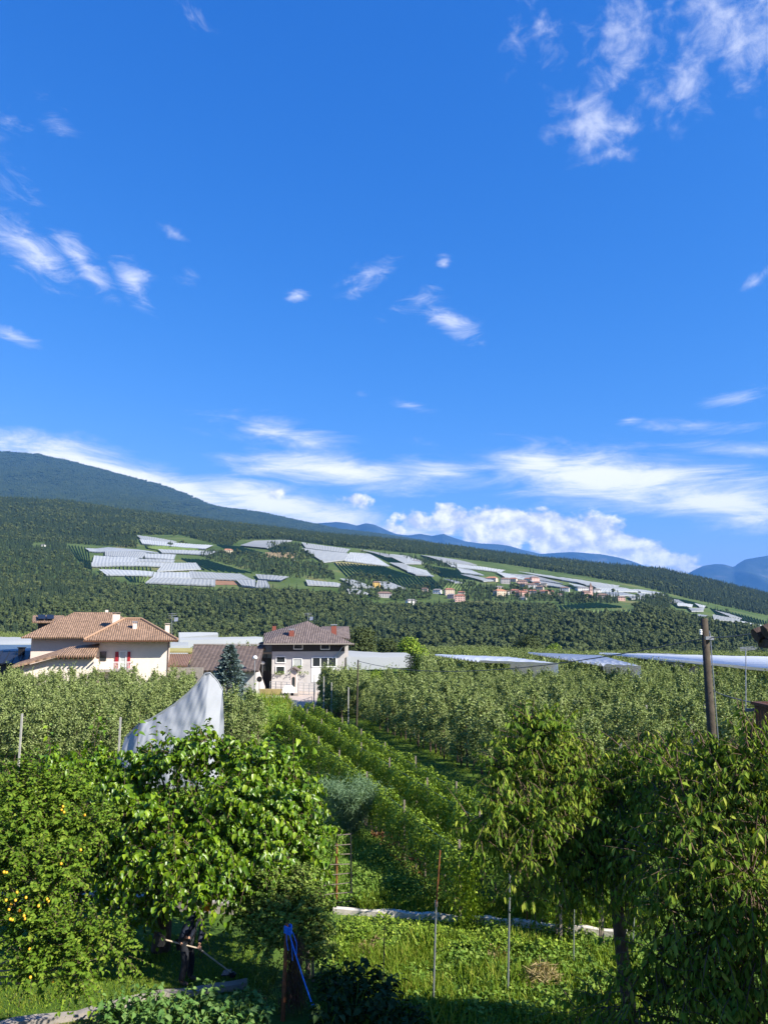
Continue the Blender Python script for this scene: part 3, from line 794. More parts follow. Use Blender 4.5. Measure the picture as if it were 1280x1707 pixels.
def build_far_orchards():
    V = []; F = []
    for q in GREENS:
        a, b, c, d = [np.array(hit(px, py, 1.5, 700)[:2]) for px, py in q]
        n = int(max(6, min(60, np.linalg.norm(b - a) / 6.5))); m = int(max(6, min(60, np.linalg.norm(d - a) / 5)))
        I, J = np.meshgrid(np.arange(n), np.arange(m + 1), indexing='ij'); s = ((I + .5) / n)[..., None]; t = (J / m)[..., None]
        p = (a * (1 - s) + b * s) * (1 - t) + (d * (1 - s) + c * s) * t
        z = ZT(p[..., 0], p[..., 1])[..., None]; e = unit((b - a)[None])[0] * RNG.uniform(.6, 1.1, z.shape)
        row = np.stack([np.concatenate([p - e, z], -1), np.concatenate([p + RNG.uniform(-.3, .3, p.shape), z + RNG.uniform(2.3, 3.6, z.shape)], -1), np.concatenate([p + e, z], -1)], 2)
        b0 = len(V); V += [tuple(q) for q in row.reshape(-1, 3)]
        for i in range(n):
            for j in range(m):
                k = b0 + 3 * (i * (m + 1) + j)
                F += [(k, k + 1, k + 4, k + 3), (k + 1, k + 2, k + 5, k + 4)]
    mb = MB(); mb.v = V; mb.f = F
    m = mat_plain('far_orchard_rows', (0.10, 0.15, 0.045), 0.9, var=.45, scale=.25)
    tag(mb.build('far_orchard_rows', m), 'green orchard rows between the nets on the far slope', 'orchard', kind='stuff')


build_far_orchards()


# ------------------------------------------------------------------ the village across the valley
FAR_WALLS = {'white': (0.72, 0.70, 0.66), 'cream': (0.66, 0.54, 0.40), 'pink': (0.60, 0.40, 0.33), 'beige': (0.52, 0.43, 0.34), 'yellow': (0.62, 0.42, 0.12), 'grey': (0.42, 0.40, 0.38)}
FAR_ROOFS = {'red tiled': (0.30, 0.13, 0.085), 'brown': (0.19, 0.125, 0.095), 'grey': (0.20, 0.19, 0.185), 'orange tiled': (0.42, 0.20, 0.11)}
FW = {k: mat_plain('far_wall_' + k, c, .9, var=.08, scale=.2) for k, c in FAR_WALLS.items()}
FR = {k: mat_plain('far_roof_' + k.replace(' ', '_'), c, .9, var=.25, scale=.4) for k, c in FAR_ROOFS.items()}
WIN = MB().box(-.55, .55, -.06, .06, 0, 1.5).mesh('far_window', M['glass'])


def far_house(px, py, wpx, wall, roof, storeys, label, cat='house', rz=0.0, group=None, ymin=900):
    p = hit(px, py, 0, ymin); s = p.y / 1280
    w = wpx * s; d = max(8.0, w * .7); h = 2.9 * storeys
    e = empty('village_house', p, rz, label, cat, group)
    MB().box(-w / 2, w / 2, -d / 2, d / 2, -3, h).build('wall', FW[wall], e, world_space=False)
    o = .7; rh = min(3.2, d * .24)
    mb = MB(); zb = h - .05
    mb.add([(-w / 2 - o, -d / 2 - o, zb), (w / 2 + o, -d / 2 - o, zb), (w / 2 + o, d / 2 + o, zb), (-w / 2 - o, d / 2 + o, zb), (-w / 2 + d * .28, 0, zb + rh), (w / 2 - d * .28, 0, zb + rh)],
           [(0, 1, 5, 4), (1, 2, 5), (2, 3, 4, 5), (3, 0, 4), (3, 2, 1, 0)])
    mb.build('roof', FR[roof], e, world_space=False)
    nw = max(2, int(w / 3.4))
    for st in range(storeys):
        for q in range(nw):
            o = link('window', WIN, e); o.location = (-w / 2 + (q + .5) * w / nw, -d / 2 - .03, 2.9 * st + .9)
    return e


def build_village():
    px = lambda zx: 680 + zx / 3.368
    py = lambda zy: 880 + zy / 3.368
    lower = [(95, 362, 34, 'beige', 'brown', 2), (165, 370, 44, 'white', 'grey', 2), (232, 377, 52, 'cream', 'red tiled', 3), (243, 398, 40, 'pink', 'grey', 2), (290, 414, 56, 'pink', 'red tiled', 3), (300, 383, 40, 'beige', 'red tiled', 2)]
    upper = [(470, 300, 60, 'beige', 'orange tiled', 2), (545, 314, 50, 'grey', 'brown', 3), (590, 303, 44, 'beige', 'red tiled', 2), (640, 318, 56, 'pink', 'brown', 2), (672, 302, 36, 'cream', 'red tiled', 2), (708, 306, 50, 'pink', 'brown', 3),
             (722, 324, 40, 'beige', 'red tiled', 2), (690, 338, 56, 'white', 'brown', 2), (640, 334, 44, 'grey', 'brown', 2), (762, 330, 34, 'cream', 'grey', 2)]
    front = [(512, 352, 40, 'cream', 'grey', 2), (515, 385, 62, 'cream', 'orange tiled', 3), (548, 376, 36, 'white', 'brown', 2), (600, 372, 50, 'beige', 'red tiled', 2), (640, 384, 66, 'pink', 'red tiled', 2), (657, 372, 36, 'white', 'red tiled', 2),
             (740, 350, 42, 'beige', 'brown', 2), (700, 374, 44, 'grey', 'red tiled', 2), (765, 376, 48, 'cream', 'red tiled', 2), (802, 377, 36, 'beige', 'red tiled', 2), (850, 386, 40, 'grey', 'brown', 1), (880, 356, 50, 'white', 'brown', 2),
             (645, 404, 36, 'white', 'grey', 1)]
    east = [(980, 356, 70, 'white', 'grey', 2), (1060, 366, 40, 'white', 'grey', 2), (1092, 398, 62, 'beige', 'brown', 2), (1195, 410, 40, 'pink', 'brown', 2)]
    for name, lst in (('in the hamlet below the village', lower), ('at the top of the village', upper), ('in the front of the village', front), ('beside the church tower', east)):
        for k, (a, b, wz, wl, rf, st) in enumerate(sorted(lst)):
            far_house(px(a), py(b), wz / 3.368, wl, rf, st, '%s house with %s roof %s, %s from the left' % (wl, rf, name, nth(k + 1)), rz=random.uniform(-.5, .5), group='village houses')
    far_house(380, 922, 15, 'cream', 'orange tiled', 2, 'lone cream farmhouse among hail nets, below the wooded ridge', rz=.3)
    far_house(627, 980, 12, 'yellow', 'brown', 3, 'bright yellow house standing alone between hail nets left of the village', rz=.2)
    far_house(640, 996, 24, 'grey', 'brown', 2, 'long grey farmhouse with brown roof at the edge of the woods', rz=.1)
    far_house(685, 1008, 16, 'white', 'grey', 2, 'white house half hidden in the woods below the hamlet', rz=.4)
    far_house(693, 938, 14, 'white', 'grey', 1, 'low white shed among the nets above the hamlet', 'shed')
    far_house(72, 911, 7, 'white', 'grey', 1, 'small white hut in a clearing of the left-hand woods', 'hut')
    far_house(489, 934, 5, 'white', 'grey', 1, 'tiny white hut beside the brown field', 'hut')
    # church: nave and tower with a pointed spire
    p = hit(985, 997, 0, 900); s = p.y / 1280
    e = empty('church', p, .15, 'village church with tall pinkish bell tower and pointed spire', 'church')
    MB().box(-14, -2.6, -5, 7, -3, 9).build('nave', FW['pink'], e, world_space=False)
    MB().add([(-14.6, -5.6, 8.9), (-2.2, -5.6, 8.9), (-2.2, 7.6, 8.9), (-14.6, 7.6, 8.9), (-14.6, 1, 13), (-2.2, 1, 13)], [(0, 1, 5, 4), (2, 3, 4, 5), (1, 2, 5), (3, 0, 4), (3, 2, 1, 0)]).build('nave_roof', FR['brown'], e, world_space=False)
    t = MB().box(-2.5, 2.5, -2.5, 2.5, -3, 17).box(-2.9, 2.9, -2.9, 2.9, 17, 17.8).build('tower', FW['pink'], e, world_space=False)
    MB().add([(-2.9, -2.9, 17.8), (2.9, -2.9, 17.8), (2.9, 2.9, 17.8), (-2.9, 2.9, 17.8), (0, 0, 27)], [(0, 1, 4), (1, 2, 4), (2, 3, 4), (3, 0, 4), (3, 2, 1, 0)]).build('spire', FR['brown'], e, world_space=False)
    for zz in (12.5,):
        for xx in (-1, 1):
            o = MB().box(xx - .6, xx + .6, -2.56, -2.5, zz, zz + 2.6).build('belfry_opening', M['glass'], e, world_space=False)


build_village()


def bare_patch(px0, pts, c, name, label):
    mb = MB(); ps = [hit(x, y, 0, 700) for x, y in pts]
    a, b, cc, d = ps; n = 8
    for i in range(n + 1):
        for j in range(n + 1):
            s, t = i / n, j / n
            x = (a.x * (1 - s) + b.x * s) * (1 - t) + (d.x * (1 - s) + cc.x * s) * t; y = (a.y * (1 - s) + b.y * s) * (1 - t) + (d.y * (1 - s) + cc.y * s) * t
            mb.v.append((x, y, zt(x, y) + .35))
    for i in range(n):
        for j in range(n): mb.f.append((i * (n + 1) + j, (i + 1) * (n + 1) + j, (i + 1) * (n + 1) + j + 1, i * (n + 1) + j + 1))
    tag(mb.build(name, mat_plain('soil_' + name, c, .95, var=.2, scale=.1)), label, 'field', kind='structure')


bare_patch(0, [(357, 968), (390, 969), (400, 976), (360, 976)], (0.24, 0.13, 0.07), 'bare_field', 'brown ploughed field between the nets')
bare_patch(0, [(442, 921), (493, 923), (490, 932), (446, 930)], (0.27, 0.20, 0.10), 'dry_field', 'tan field beside the small wood')
bare_patch(0, [(556, 937), (600, 938), (640, 945), (560, 943)], (0.22, 0.20, 0.08), 'meadow', 'dry yellowish meadow')


# ------------------------------------------------------------------ houses of the near side
def roof_mesh(name, polys, mat, parent, thick=.16):
    """roof slopes with UVs in metres along eave and slope, solidified"""
    mb = MB()
    for p in polys: mb.poly(p)
    me = mb.mesh(name, mat); uvl = me.uv_layers.new(name='uv')
    for pl in me.polygons:
        n = Vector(pl.normal)
        if n.z < 0: n = -n
        u = Vector((0, 0, 1)).cross(n)
        u = u.normalized() if u.length > 1e-4 else Vector((1, 0, 0)); v = n.cross(u)
        for li in pl.loop_indices:
            co = me.vertices[me.loops[li].vertex_index].co; uvl.data[li].uv = (co.dot(u), co.dot(v))
    bm = bmesh.new(); bm.from_mesh(me)
    for f in bm.faces:
        if f.normal.z < 0: f.normal_flip()
    bm.to_mesh(me); bm.free()
    o = link(name, me)
    sd = o.modifiers.new('thickness', 'SOLIDIFY'); sd.thickness = thick; sd.offset = -1
    return parent_keep(o, parent) if parent else o


def window(parent, px0, px1, py0, py1, Y, glass='glass', frame='white', fw=.09, depth=.10, mullions=0, name='window'):
    a = at(px0, py1, Y); b = at(px1, py0, Y)
    x0, x1, z0, z1 = a.x, b.x, a.z, b.z
    m = MB()
    m.box(x0 - fw, x0, Y - depth, Y + .05, z0 - fw, z1 + fw).box(x1, x1 + fw, Y - depth, Y + .05, z0 - fw, z1 + fw)
    m.box(x0, x1, Y - depth, Y + .05, z1, z1 + fw).box(x0, x1, Y - depth, Y + .05, z0 - fw, z0)
    for k in range(mullions):
        xm = x0 + (x1 - x0) * (k + 1) / (mullions + 1); m.box(xm - fw * .5, xm + fw * .5, Y - depth * .9, Y + .05, z0, z1)
    w = m.build(name, M[frame], parent)
    g = MB().box(x0, x1, Y - .03, Y + .02, z0, z1).build('pane', M[glass])
    g.parent = w; g.matrix_parent_inverse = w.matrix_world.inverted() if False else Matrix.Identity(4)
    g.matrix_parent_inverse = (Matrix.Translation(parent.location)).inverted() if False else Matrix.Identity(4)
    return w


def chimney(parent, px, py0, py1, Y, wpx, mat, cap='metal', name='chimney', capped=True):
    b = at(px, py1, Y); t = at(px, py0, Y); w = wpx * Y / 1280 / 2 * 1.01
    c = MB().box(b.x - w, b.x + w, Y - w, Y + w, b.z - .9, t.z - .25).build(name, M[mat], parent)
    if capped:
        k = MB().box(b.x - w * 1.25, b.x + w * 1.25, Y - w * 1.25, Y + w * 1.25, t.z - .12, t.z)
        for sx in (-1, 1):
            for sy in (-1, 1): k.box(b.x + sx * w * .8 - .04, b.x + sx * w * .8 + .04, Y + sy * w * .8 - .04, Y + sy * w * .8 + .04, t.z - .25, t.z - .12)
        o = k.build('chimney_cap', M[cap]); o.parent = c
    return c


def antenna(parent, px, py0, py1, Y):
    b = at(px, py1, Y); t = at(px, py0, Y)
    m = MB().tube([b - Vector((0, 0, .6)), t], .03, 5)
    for k, f in enumerate((.96, .84, .70)):
        z = b.z + (t.z - b.z) * f; m.tube([(b.x - .5, Y, z), (b.x + .5, Y + .3, z + .05)], .018, 4)
        for q in range(5):
            x = b.x - .45 + q * .22; m.tube([(x, Y - .35, z + .02), (x, Y + .4, z + .02)], .012, 4)
    m.add([(b.x + .2, Y - .2, t.z - 1.0), (b.x + .65, Y - .25, t.z - .95), (b.x + .7, Y - .2, t.z - .5), (b.x + .25, Y - .15, t.z - .5)], [(0, 1, 2, 3)])
    return m.build('antenna', M['metal'], parent)


def cream_house():
    Y = 85.0; p0 = at(155, 1067, Y); p1 = at(281, 1067, Y)
    e = empty('cream_house', (p0.x, Y, 0), 0, 'large cream house with terracotta hipped roofs, red shutters and solar panels', 'house')
    ze = at(200, 1067, 83.4).z
    MB().box(p0.x, p1.x, Y, 93.5, -1, ze + .25).build('wall', M['plaster'], e)
    # back block
    q0 = at(58, 1062, 91.5).x; q1 = at(240, 1062, 91.5).x; zb = at(100, 1062, 90).z
    MB().box(q0, q1, 91.5, 103, -1, zb + .25).build('wall', M['plaster_pink'], e)
    A = lambda px, py, yy: at(px, py, yy)
    fl, fr = A(139, 1067, 83.4), A(297, 1067.5, 83.4)
    rl, rr = A(207, 1032, 89.3), A(235, 1032, 89.3)
    bl = Vector((fl.x, 95, fl.z)); br = Vector((fr.x, 95, fr.z)); r2 = Vector((rl.x, 95.5, rl.z)); r3 = Vector((rr.x, 91.5, rr.z))
    f1 = roof_mesh('roof', [[fl, fr, rr, rl], [fr, br, r3, rr], [fl, rl, r2, bl], [br, bl, r2, r3]], M['roof_red'], e)
    # ridge tiles
    for a, b in ((fl, rl), (fr, rr), (rl, rr)):
        o = MB().tube([a + Vector((0, 0, .07)), b + Vector((0, 0, .07))], .13, 6).build('ridge_tile', M['roof_red'], None); o.parent = f1; o.matrix_parent_inverse = f1.matrix_parent_inverse.copy() if False else Matrix.Translation(-e.location)
        o.matrix_parent_inverse = Matrix.Identity(4)
    cfl, cfr = A(41, 1062, 90), A(262, 1062, 90)
    crl, crr = A(127, 1021, 97), A(189, 1021, 97)
    cbl = Vector((cfl.x, 104, cfl.z)); cbr = Vector((cfr.x, 104, cfr.z))
    f2 = roof_mesh('roof', [[cfl, cfr, crr, crl], [cfr, cbr, crr], [cfl, crl, cbl], [cbr, cbl, crl, crr]], M['roof_red'], e)
    # back wing with a shallow roof that carries two solar panels
    s0, s1, s2, s3 = A(61, 1037, 101), A(114, 1037, 101), A(112, 1026.5, 106), A(63, 1026.5, 106)
    MB().box(s0.x + .6, s1.x, 101.7, 107, -1, s0.z - .12).build('wall', M['render_dark'], e)
    roof_mesh('roof', [[s0, s1, s2, s3]], M['roof_red'], e)
    for k, (xa, xb) in enumerate(((70, 82), (83.5, 95))):
        a, b, c, d = A(xa, 1034.5, 101.6), A(xb, 1034.5, 101.6), A(xb + .4, 1028, 104.6), A(xa + .4, 1028, 104.6)
        up = Vector((0, 0, .14)); MB().prism([a + up, b + up, c + up, d + up], (0, 0, .07)).build('solar_panel', M['solar'], e)
    # lean-to roof over the garage: one slope towards us, one falling to the left
    a, b, c, d = A(92.5, 1093, 82), A(159, 1093, 82), A(166, 1073, 85), A(117, 1078, 85)
    l0, l1 = A(17, 1111.5, 82), A(36, 1103, 87.5)
    roof_mesh('porch_roof', [[a, b, c, d], [l0, a, d, l1]], M['roof_red'], e, .2)
    g0 = A(37, 1112, 83).x; g1 = p0.x
    wl = [Vector((g0, 83, -1)), Vector((g1 + .4, 83, -1)), Vector((g1 + .4, 83, A(155, 1094.5, 83).z - .1)), Vector((A(92, 1095, 83).x, 83, A(92, 1095, 83).z - .1)), Vector((g0, 83, A(37, 1109, 83).z - .15))]
    MB().prism(wl, (0, 1.9, 0)).build('garage_wall', M['plaster'], e)
    for k in range(9):
        x = a.x + .4 + k * .5; MB().box(x - .06, x + .06, 81.9, 83, a.z - .36, a.z - .22).build('rafter', M['brown_wood'], e)
    window(e, 165.5, 177.5, 1086.5, 1102, Y, 'glass', 'white', 0)
    window(e, 199, 209.5, 1087, 1114, Y, 'curtain', 'white', .10, name='door')
    for xa, xb in ((190.5, 197.3), (211.2, 217.3)):
        a = A(xa, 1115, Y); b = A(xb, 1087, Y); sh = MB().box(a.x, b.x, Y - .12, Y - .05, a.z, b.z)
        for k in range(14):
            z = a.z + (b.z - a.z) * (k + .5) / 14; sh.box(a.x + .06, b.x - .06, Y - .145, Y - .12, z - .03, z + .03)
        sh.build('shutter', M['red_paint'], e)
    ba, bb = A(155.5, 1117, 83.8), A(219.5, 1104, 83.8)
    MB().box(ba.x, bb.x, 83.7, 84.99, ba.z - .25, ba.z).build('balcony_slab', M['concrete'], e)
    rail = MB().box(ba.x, bb.x, 83.75, 83.82, bb.z - .06, bb.z); n = 26
    for k in range(n + 1):
        x = ba.x + (bb.x - ba.x - .04) * k / n; rail.box(x, x + .035, 83.76, 83.80, ba.z, bb.z - .06)
    rail.box(bb.x - .06, bb.x, 83.76, 84.95, bb.z - .06, bb.z)
    rail.build('balcony_railing', M['white'], e)
    chimney(e, 179, 1014, 1024, 98.0, 4.5, 'plaster', capped=False)
    chimney(e, 194, 1021, 1036, 92.2, 11, 'plaster', 'roof_grey')
    chimney(e, 224, 1036, 1056, 86.6, 6.5, 'plaster')
    chimney(e, 279.5, 1039, 1051, 90.5, 7.5, 'plaster', 'concrete')
    v = A(196.5, 1048.5, 87.5); MB().tube([v - Vector((0, 0, .5)), v + Vector((0, 0, .65))], .07, 8).build('vent_pipe', M['concrete'], e)
    antenna(e, 287.5, 1022, 1050, 91.5)
    # downpipe and gutter
    MB().box(fl.x, fr.x, 83.24, 83.38, ze - .22, ze - .08).build('gutter', M['brown_wood'], e)
    MB().tube([(p1.x + .06, 84.93, ze), (p1.x + .06, 84.93, 0)], .05, 6).build('downpipe', M['brown_wood'], e)
    e.rotation_euler.z = R(14); e.scale = (.96, .96, 1)
    return e


def grey_house():
    Y = 100.0; px = lambda z: 280 + z / 4; py = lambda z: 1000 + z / 4
    A = lambda zx, zy, yy=Y: at(px(zx), py(zy), yy)
    x0 = A(695, 300).x; x1 = A(1178, 300).x; zt_ = A(900, 290).z; zm = A(900, 345).z
    e = empty('grey_house', (x0, Y, 0), 0, 'grey rendered house with dark upper band and brown hipped roof behind the courtyard', 'house')
    MB().box(x0, x1, Y, 110, -2, zm).build('wall', M['render_grey'], e)
    MB().box(x0 - .02, x1 + .02, Y - .06, 110.02, zm, zt_ + .15).build('upper_band', M['render_dark'], e)
    # set-back entrance bay on the left with a glazed balcony
    xb = A(606, 300, 102.5).x
    MB().box(xb, x0 - .01, 102.5, 110, -2, zt_).build('entrance_bay', M['render_dark'], e)
    fl, fr, tl, ap = A(638, 286, 98.7), A(1243, 297, 98.7), A(640, 224, 103.2), A(930, 141, 105)
    bl = Vector((tl.x, 111, tl.z - .6)); br = Vector((fr.x, 111.3, fr.z))
    roof = roof_mesh('roof', [[fl, fr, ap, tl], [fr, br, ap], [tl, ap, bl], [bl, ap, br]], M['roof_grey'], e, .2)
    MB().prism([fl - Vector((0, -.3, .2)), Vector((tl.x, tl.y, tl.z - .2)), Vector((tl.x, tl.y, fl.z - .2))], (.25, 0, 0)).build('gable_board', M['render_dark'], e)
    # rear wing roof seen over the right hip
    r0, r1, r2, r3 = A(1000, 215, 108), A(1215, 262, 108), A(1207, 177, 114), A(1025, 177, 114)
    roof_mesh('roof', [[r0, r1, r2, r3]], M['roof_grey'], e, .2)
    MB().box(A(1020, 260, 109).x, A(1203, 260, 109).x, 109, 113.8, -2, r1.z - .3).build('rear_wall', M['render_grey'], e)
    def W(a, b, c, d, **k): return window(e, px(a), px(b), py(c), py(d), Y - (.06 if d < 345 else 0), **k)
    W(840, 894, 296, 327); W(1020, 1074, 294, 329)
    W(724, 779, 382, 417); W(834, 889, 397, 453, glass='curtain'); W(964, 1118, 390, 445, mullions=2, fw=.13); W(722, 775, 447, 488)
    a, b = A(957, 487, Y), A(1122, 449, Y); MB().box(a.x, b.x, Y - .05, Y + .02, a.z - 1.2, b.z - .12).build('white_panel', M['white'], e)
    a, b = A(612, 349, 101.6), A(693, 302, 101.6)
    MB().box(a.x, b.x, 101.55, 101.62, a.z, b.z).build('balcony_glass', M['glass_blue'], e)
    MB().box(a.x - .1, b.x, 101.5, 102.6, a.z - .25, a.z - .01).build('balcony_slab', M['concrete'], e)
    window(e, px(622), px(655), py(352), py(388), 102.5, 'glass_blue', 'dark_metal', .06); window(e, px(660), px(690), py(352), py(388), 102.5, 'glass_blue', 'dark_metal', .06)
    window(e, px(622), px(690), py(394), py(474), 102.5, 'glass', 'dark_metal', .08, name='door')
    chimney(e, px(823), py(193), py(250), 100.8, 8, 'brick'); chimney(e, px(708), py(163), py(205), 105.5, 6, 'brick', 'dark_metal'); chimney(e, px(1105), py(163), py(218), 103.4, 8.5, 'brick')
    antenna(e, px(932), py(88), py(140), 105)
    z = fl.z - .12; MB().box(fl.x, fr.x, 98.5, 98.66, z - .12, z + .02).build('gutter', M['concrete'], e)
    d = A(1172, 330, 99.8); MB().tube([(fr.x - .6, 98.7, z - .1), (x1 - .3, 99.9, z - .5), (x1 - .9, 99.9, 4.5), (x1 - 1.6, 99.9, 3.9)], .06, 6).build('downpipe', M['metal'], e)
    # flower boxes
    fm = M['shrub']
    for zx, zy, w_ in ((862, 455, 60), (870, 490, 130), (745, 492, 60)):
        c = A(zx, zy, 99.7); n = 90; P = np.stack([c.x + RNG.uniform(-1, 1, n) * w_ / 8 * .078, 99.7 + RNG.uniform(-.2, .15, n), c.z + RNG.uniform(-.15, .22, n)], -1)
        o = link('flower_box', leaf_mesh('flower_box', P, rdir(n, .6), rdir(n), .18, T_QUAD, fm)); parent_keep(o, e)
    e.rotation_euler.z = R(6)
    return e


def barn():
    A = lambda zx, zy, yy: at(280 + zx / 4, 1000 + zy / 4, yy)
    e0 = A(135, 470, 92); e = empty('barn', (e0.x, 92, 0), 0, 'long dark brown barn roof beside the grey house, half in shade', 'barn')
    a, b, c, d = A(135, 470, 92), A(606, 472, 92), A(640, 306, 100), A(172, 299, 100)
    bl = Vector((d.x, 108, a.z)); br = Vector((c.x, 108, b.z))
    roof_mesh('roof', [[a, b, c, d], [d, c, br, bl]], M['roof_barn'], e, .2)
    MB().prism([(a.x + .5, 93, -2), (a.x + .5, 107, -2), (a.x + .5, 107, a.z - .1), (d.x, 100, d.z - .25), (a.x + .5, 93, a.z + .2)], (b.x - a.x - 1, 0, 0)).build('wall', M['render_grey'], e)
    MB().box(d.x, c.x, 99.85, 100.15, d.z - .02, d.z + .1).build('ridge_cap', M['concrete'], e)
    # lower annex with a yellowish ridge strip
    a, b, c, d = A(-6, 440, 90), A(128, 440, 90), A(160, 362, 96), A(0, 362, 96)
    f = empty('shed', (a.x, 90, 0), 0, 'low shed with brown metal roof and yellowish top strip beside the cream house', 'shed')
    m = mat_plain('brown_sheet', (0.21, 0.13, 0.095), .6, .1, .15, 1); m2 = mat_plain('mossy_sheet', (0.30, 0.27, 0.10), .8, 0, .2, 2)
    roof_mesh('roof', [[a, b, c, d]], m, f, .15)
    for k in range(14):
        t = k / 13; p = a.lerp(b, t) + Vector((0, 0, .04)); q = d.lerp(c, t) + Vector((0, 0, .04)); MB().tube([p, q], .05, 4).build('seam', m, f)
    g, h = A(164, 322, 99), A(2, 322, 99); roof_mesh('top_strip', [[d + Vector((0, 0, .3)), c + Vector((0, 0, .3)), g, h]], m2, f, .15)
    MB().box(a.x + .4, b.x - .4, 90.8, 95.8, -2, a.z - .1).build('wall', M['render_dark'], f)
    MB().box(a.x - 4, A(235, 470, 89).x, 88.9, 89.1, -2, A(100, 452, 89).z).build('yard_wall', M['concrete'], f)
    # left neighbour: blue and dark sheet roofs at the frame edge
    A2 = lambda px, py, yy: at(px, py, yy)
    e2 = empty('sheet_roof_shed', (A2(20, 1100, 96).x, 96, 0), 0, 'low shed with dark blue and black sheet-metal roofs at the left frame edge', 'shed')
    roof_mesh('roof', [[A2(-120, 1106, 95), A2(52, 1106, 95), A2(56, 1085, 101), A2(-110, 1085, 101)]], M['dark_sheet'], e2, .15)
    roof_mesh('roof', [[A2(-120, 1090, 103), A2(56, 1084.5, 103), A2(56, 1075, 110), A2(-110, 1075, 110)]], M['blue_metal'], e2, .15)
    for k in range(6):
        p = A2(-20 + k * 13, 1105.6, 95.1) + Vector((0, 0, .06)); q = A2(-8 + k * 12, 1085.4, 100.9) + Vector((0, 0, .06)); MB().tube([p, q], .05, 4).build('seam', M['dark_sheet'], e2)
    MB().box(A2(-118, 1106, 95).x, A2(50, 1106, 95.4).x, 95.4, 109, -2, A2(0, 1107, 95).z - .1).build('wall', M['render_dark'], e2)
    c = A2(36, 1085, 99); MB().box(c.x - .3, c.x + .3, 98.7, 99.3, c.z - .6, c.z + .35).box(c.x - .4, c.x + .4, 98.6, 99.4, c.z + .35, c.z + .45).build('chimney', M['dark_metal'], e2)


TURN[:] = [math.tan(R(14)), 85.0]; cream_house(); TURN[:] = [math.tan(R(6)), 100.0]; grey_house(); TURN[:] = [0.0, 0.0]; barn()
# panes, caps and ridge tiles were built in world space: undo the thing's offset once
bpy.context.view_layer.update()
for o in list(bpy.data.objects):
    if o.parent and o.parent.parent and o.name.split('.')[0] in ('pane', 'chimney_cap', 'ridge_tile'):
        o.matrix_parent_inverse = o.parent.matrix_parent_inverse.copy() if False else Matrix.Translation(o.parent.parent.location).inverted() if False else Matrix.Identity(4)


# ------------------------------------------------------------------ courtyard, shrine, lamps
def flat_poly(name, pts, mat, z=.03, label=None, thick=.12):
    o = MB().prism([Vector((p[0], p[1], zt(p[0], p[1]) - .12)) for p in pts], (0, 0, .12 + z)).build(name, M[mat])
    return tag(o, label, 'paving', kind='structure')


def G(px, py): return on_ground(px, py, -.35)


flat_poly('courtyard', [G(432, 1172), G(452, 1195), G(524, 1192), G(529, 1165), G(540, 1140), G(430, 1140)], 'paving', .05, 'pale paved courtyard before the grey house')
flat_poly('drive', [G(430, 1140), G(455, 1140), G(450, 1121), G(434, 1121)], 'paving', .045, 'pale drive up to the grey house entrance')


def shrine():
    A = lambda zx, zy, yy: at(280 + zx / 4, 1000 + zy / 4, yy)
    Y = 93.0; b = A(835, 560, Y); l = A(818, 560, Y).x; r = A(856, 560, Y).x; zb = zt(b.x, Y); zt_ = A(835, 478, Y).z
    e = empty('wayside_shrine', (b.x, Y, zb), 0, 'small beige wayside shrine with arched niche and tiled gable roof', 'shrine')
    MB().box(l, r, Y, Y + 1.2, zb - .3, zt_).build('body', M['plaster_pink'], e)
    m = MB(); cx = (l + r) / 2; w = (r - l) * .27; z0 = zb + (zt_ - zb) * .38; z1 = zb + (zt_ - zb) * .72
    pts = [(cx - w, Y - .02, z0), (cx + w, Y - .02, z0), (cx + w, Y - .02, z1)] + [(cx + w * math.cos(t), Y - .02, z1 + w * math.sin(t)) for t in np.linspace(.3, math.pi - .3, 6)] + [(cx - w, Y - .02, z1)]
    m.prism(pts, (0, .06, 0)).build('niche', M['glass'], e)
    o = .35; ap = A(838, 455, Y).z
    mb = MB().prism([(l - o, Y - .3, zt_), (cx, Y - .3, ap), (r + o, Y - .3, zt_), (r + o, Y - .3, zt_ + .12), (cx, Y - .3, ap + .14), (l - o, Y - .3, zt_ + .12)], (0, 1.8, 0)); mb.build('roof', M['roof_grey'], e)
    MB().prism([(l, Y, zt_ - .01), (cx, Y, ap - .05), (r, Y, zt_ - .01)], (0, 1.2, 0)).build('gable', M['plaster_pink'], e)
    MB().box(l - .25, r + .25, Y - .25, Y + 1.4, zb - .3, zb + .35).build('plinth', M['concrete'], e)


def street_lamp(px, py0, py1, Y, label):
    b = at(px, py1, Y); t = at(px, py0, Y); zb = zt(b.x, Y)
    e = empty('street_lamp', (b.x, Y, zb), 0, label, 'lamp')
    MB().tube([(b.x, Y, zb), (b.x, Y, t.z - .45)], .05, 8).build('pole', M['metal'], e)
    MB().lathe([(.03, 0), (.26, .05), (.30, .2), (.22, .38), (.03, .45)], (b.x, Y, t.z - .45), 12).build('globe', M['white'], e, True)


shrine()
street_lamp(424, 1093, 1140, 92, 'lamp post with white globe standing by the blue spruce')
street_lamp(437.5, 1102, 1122, 101, 'shorter globe lamp at the grey house entrance')


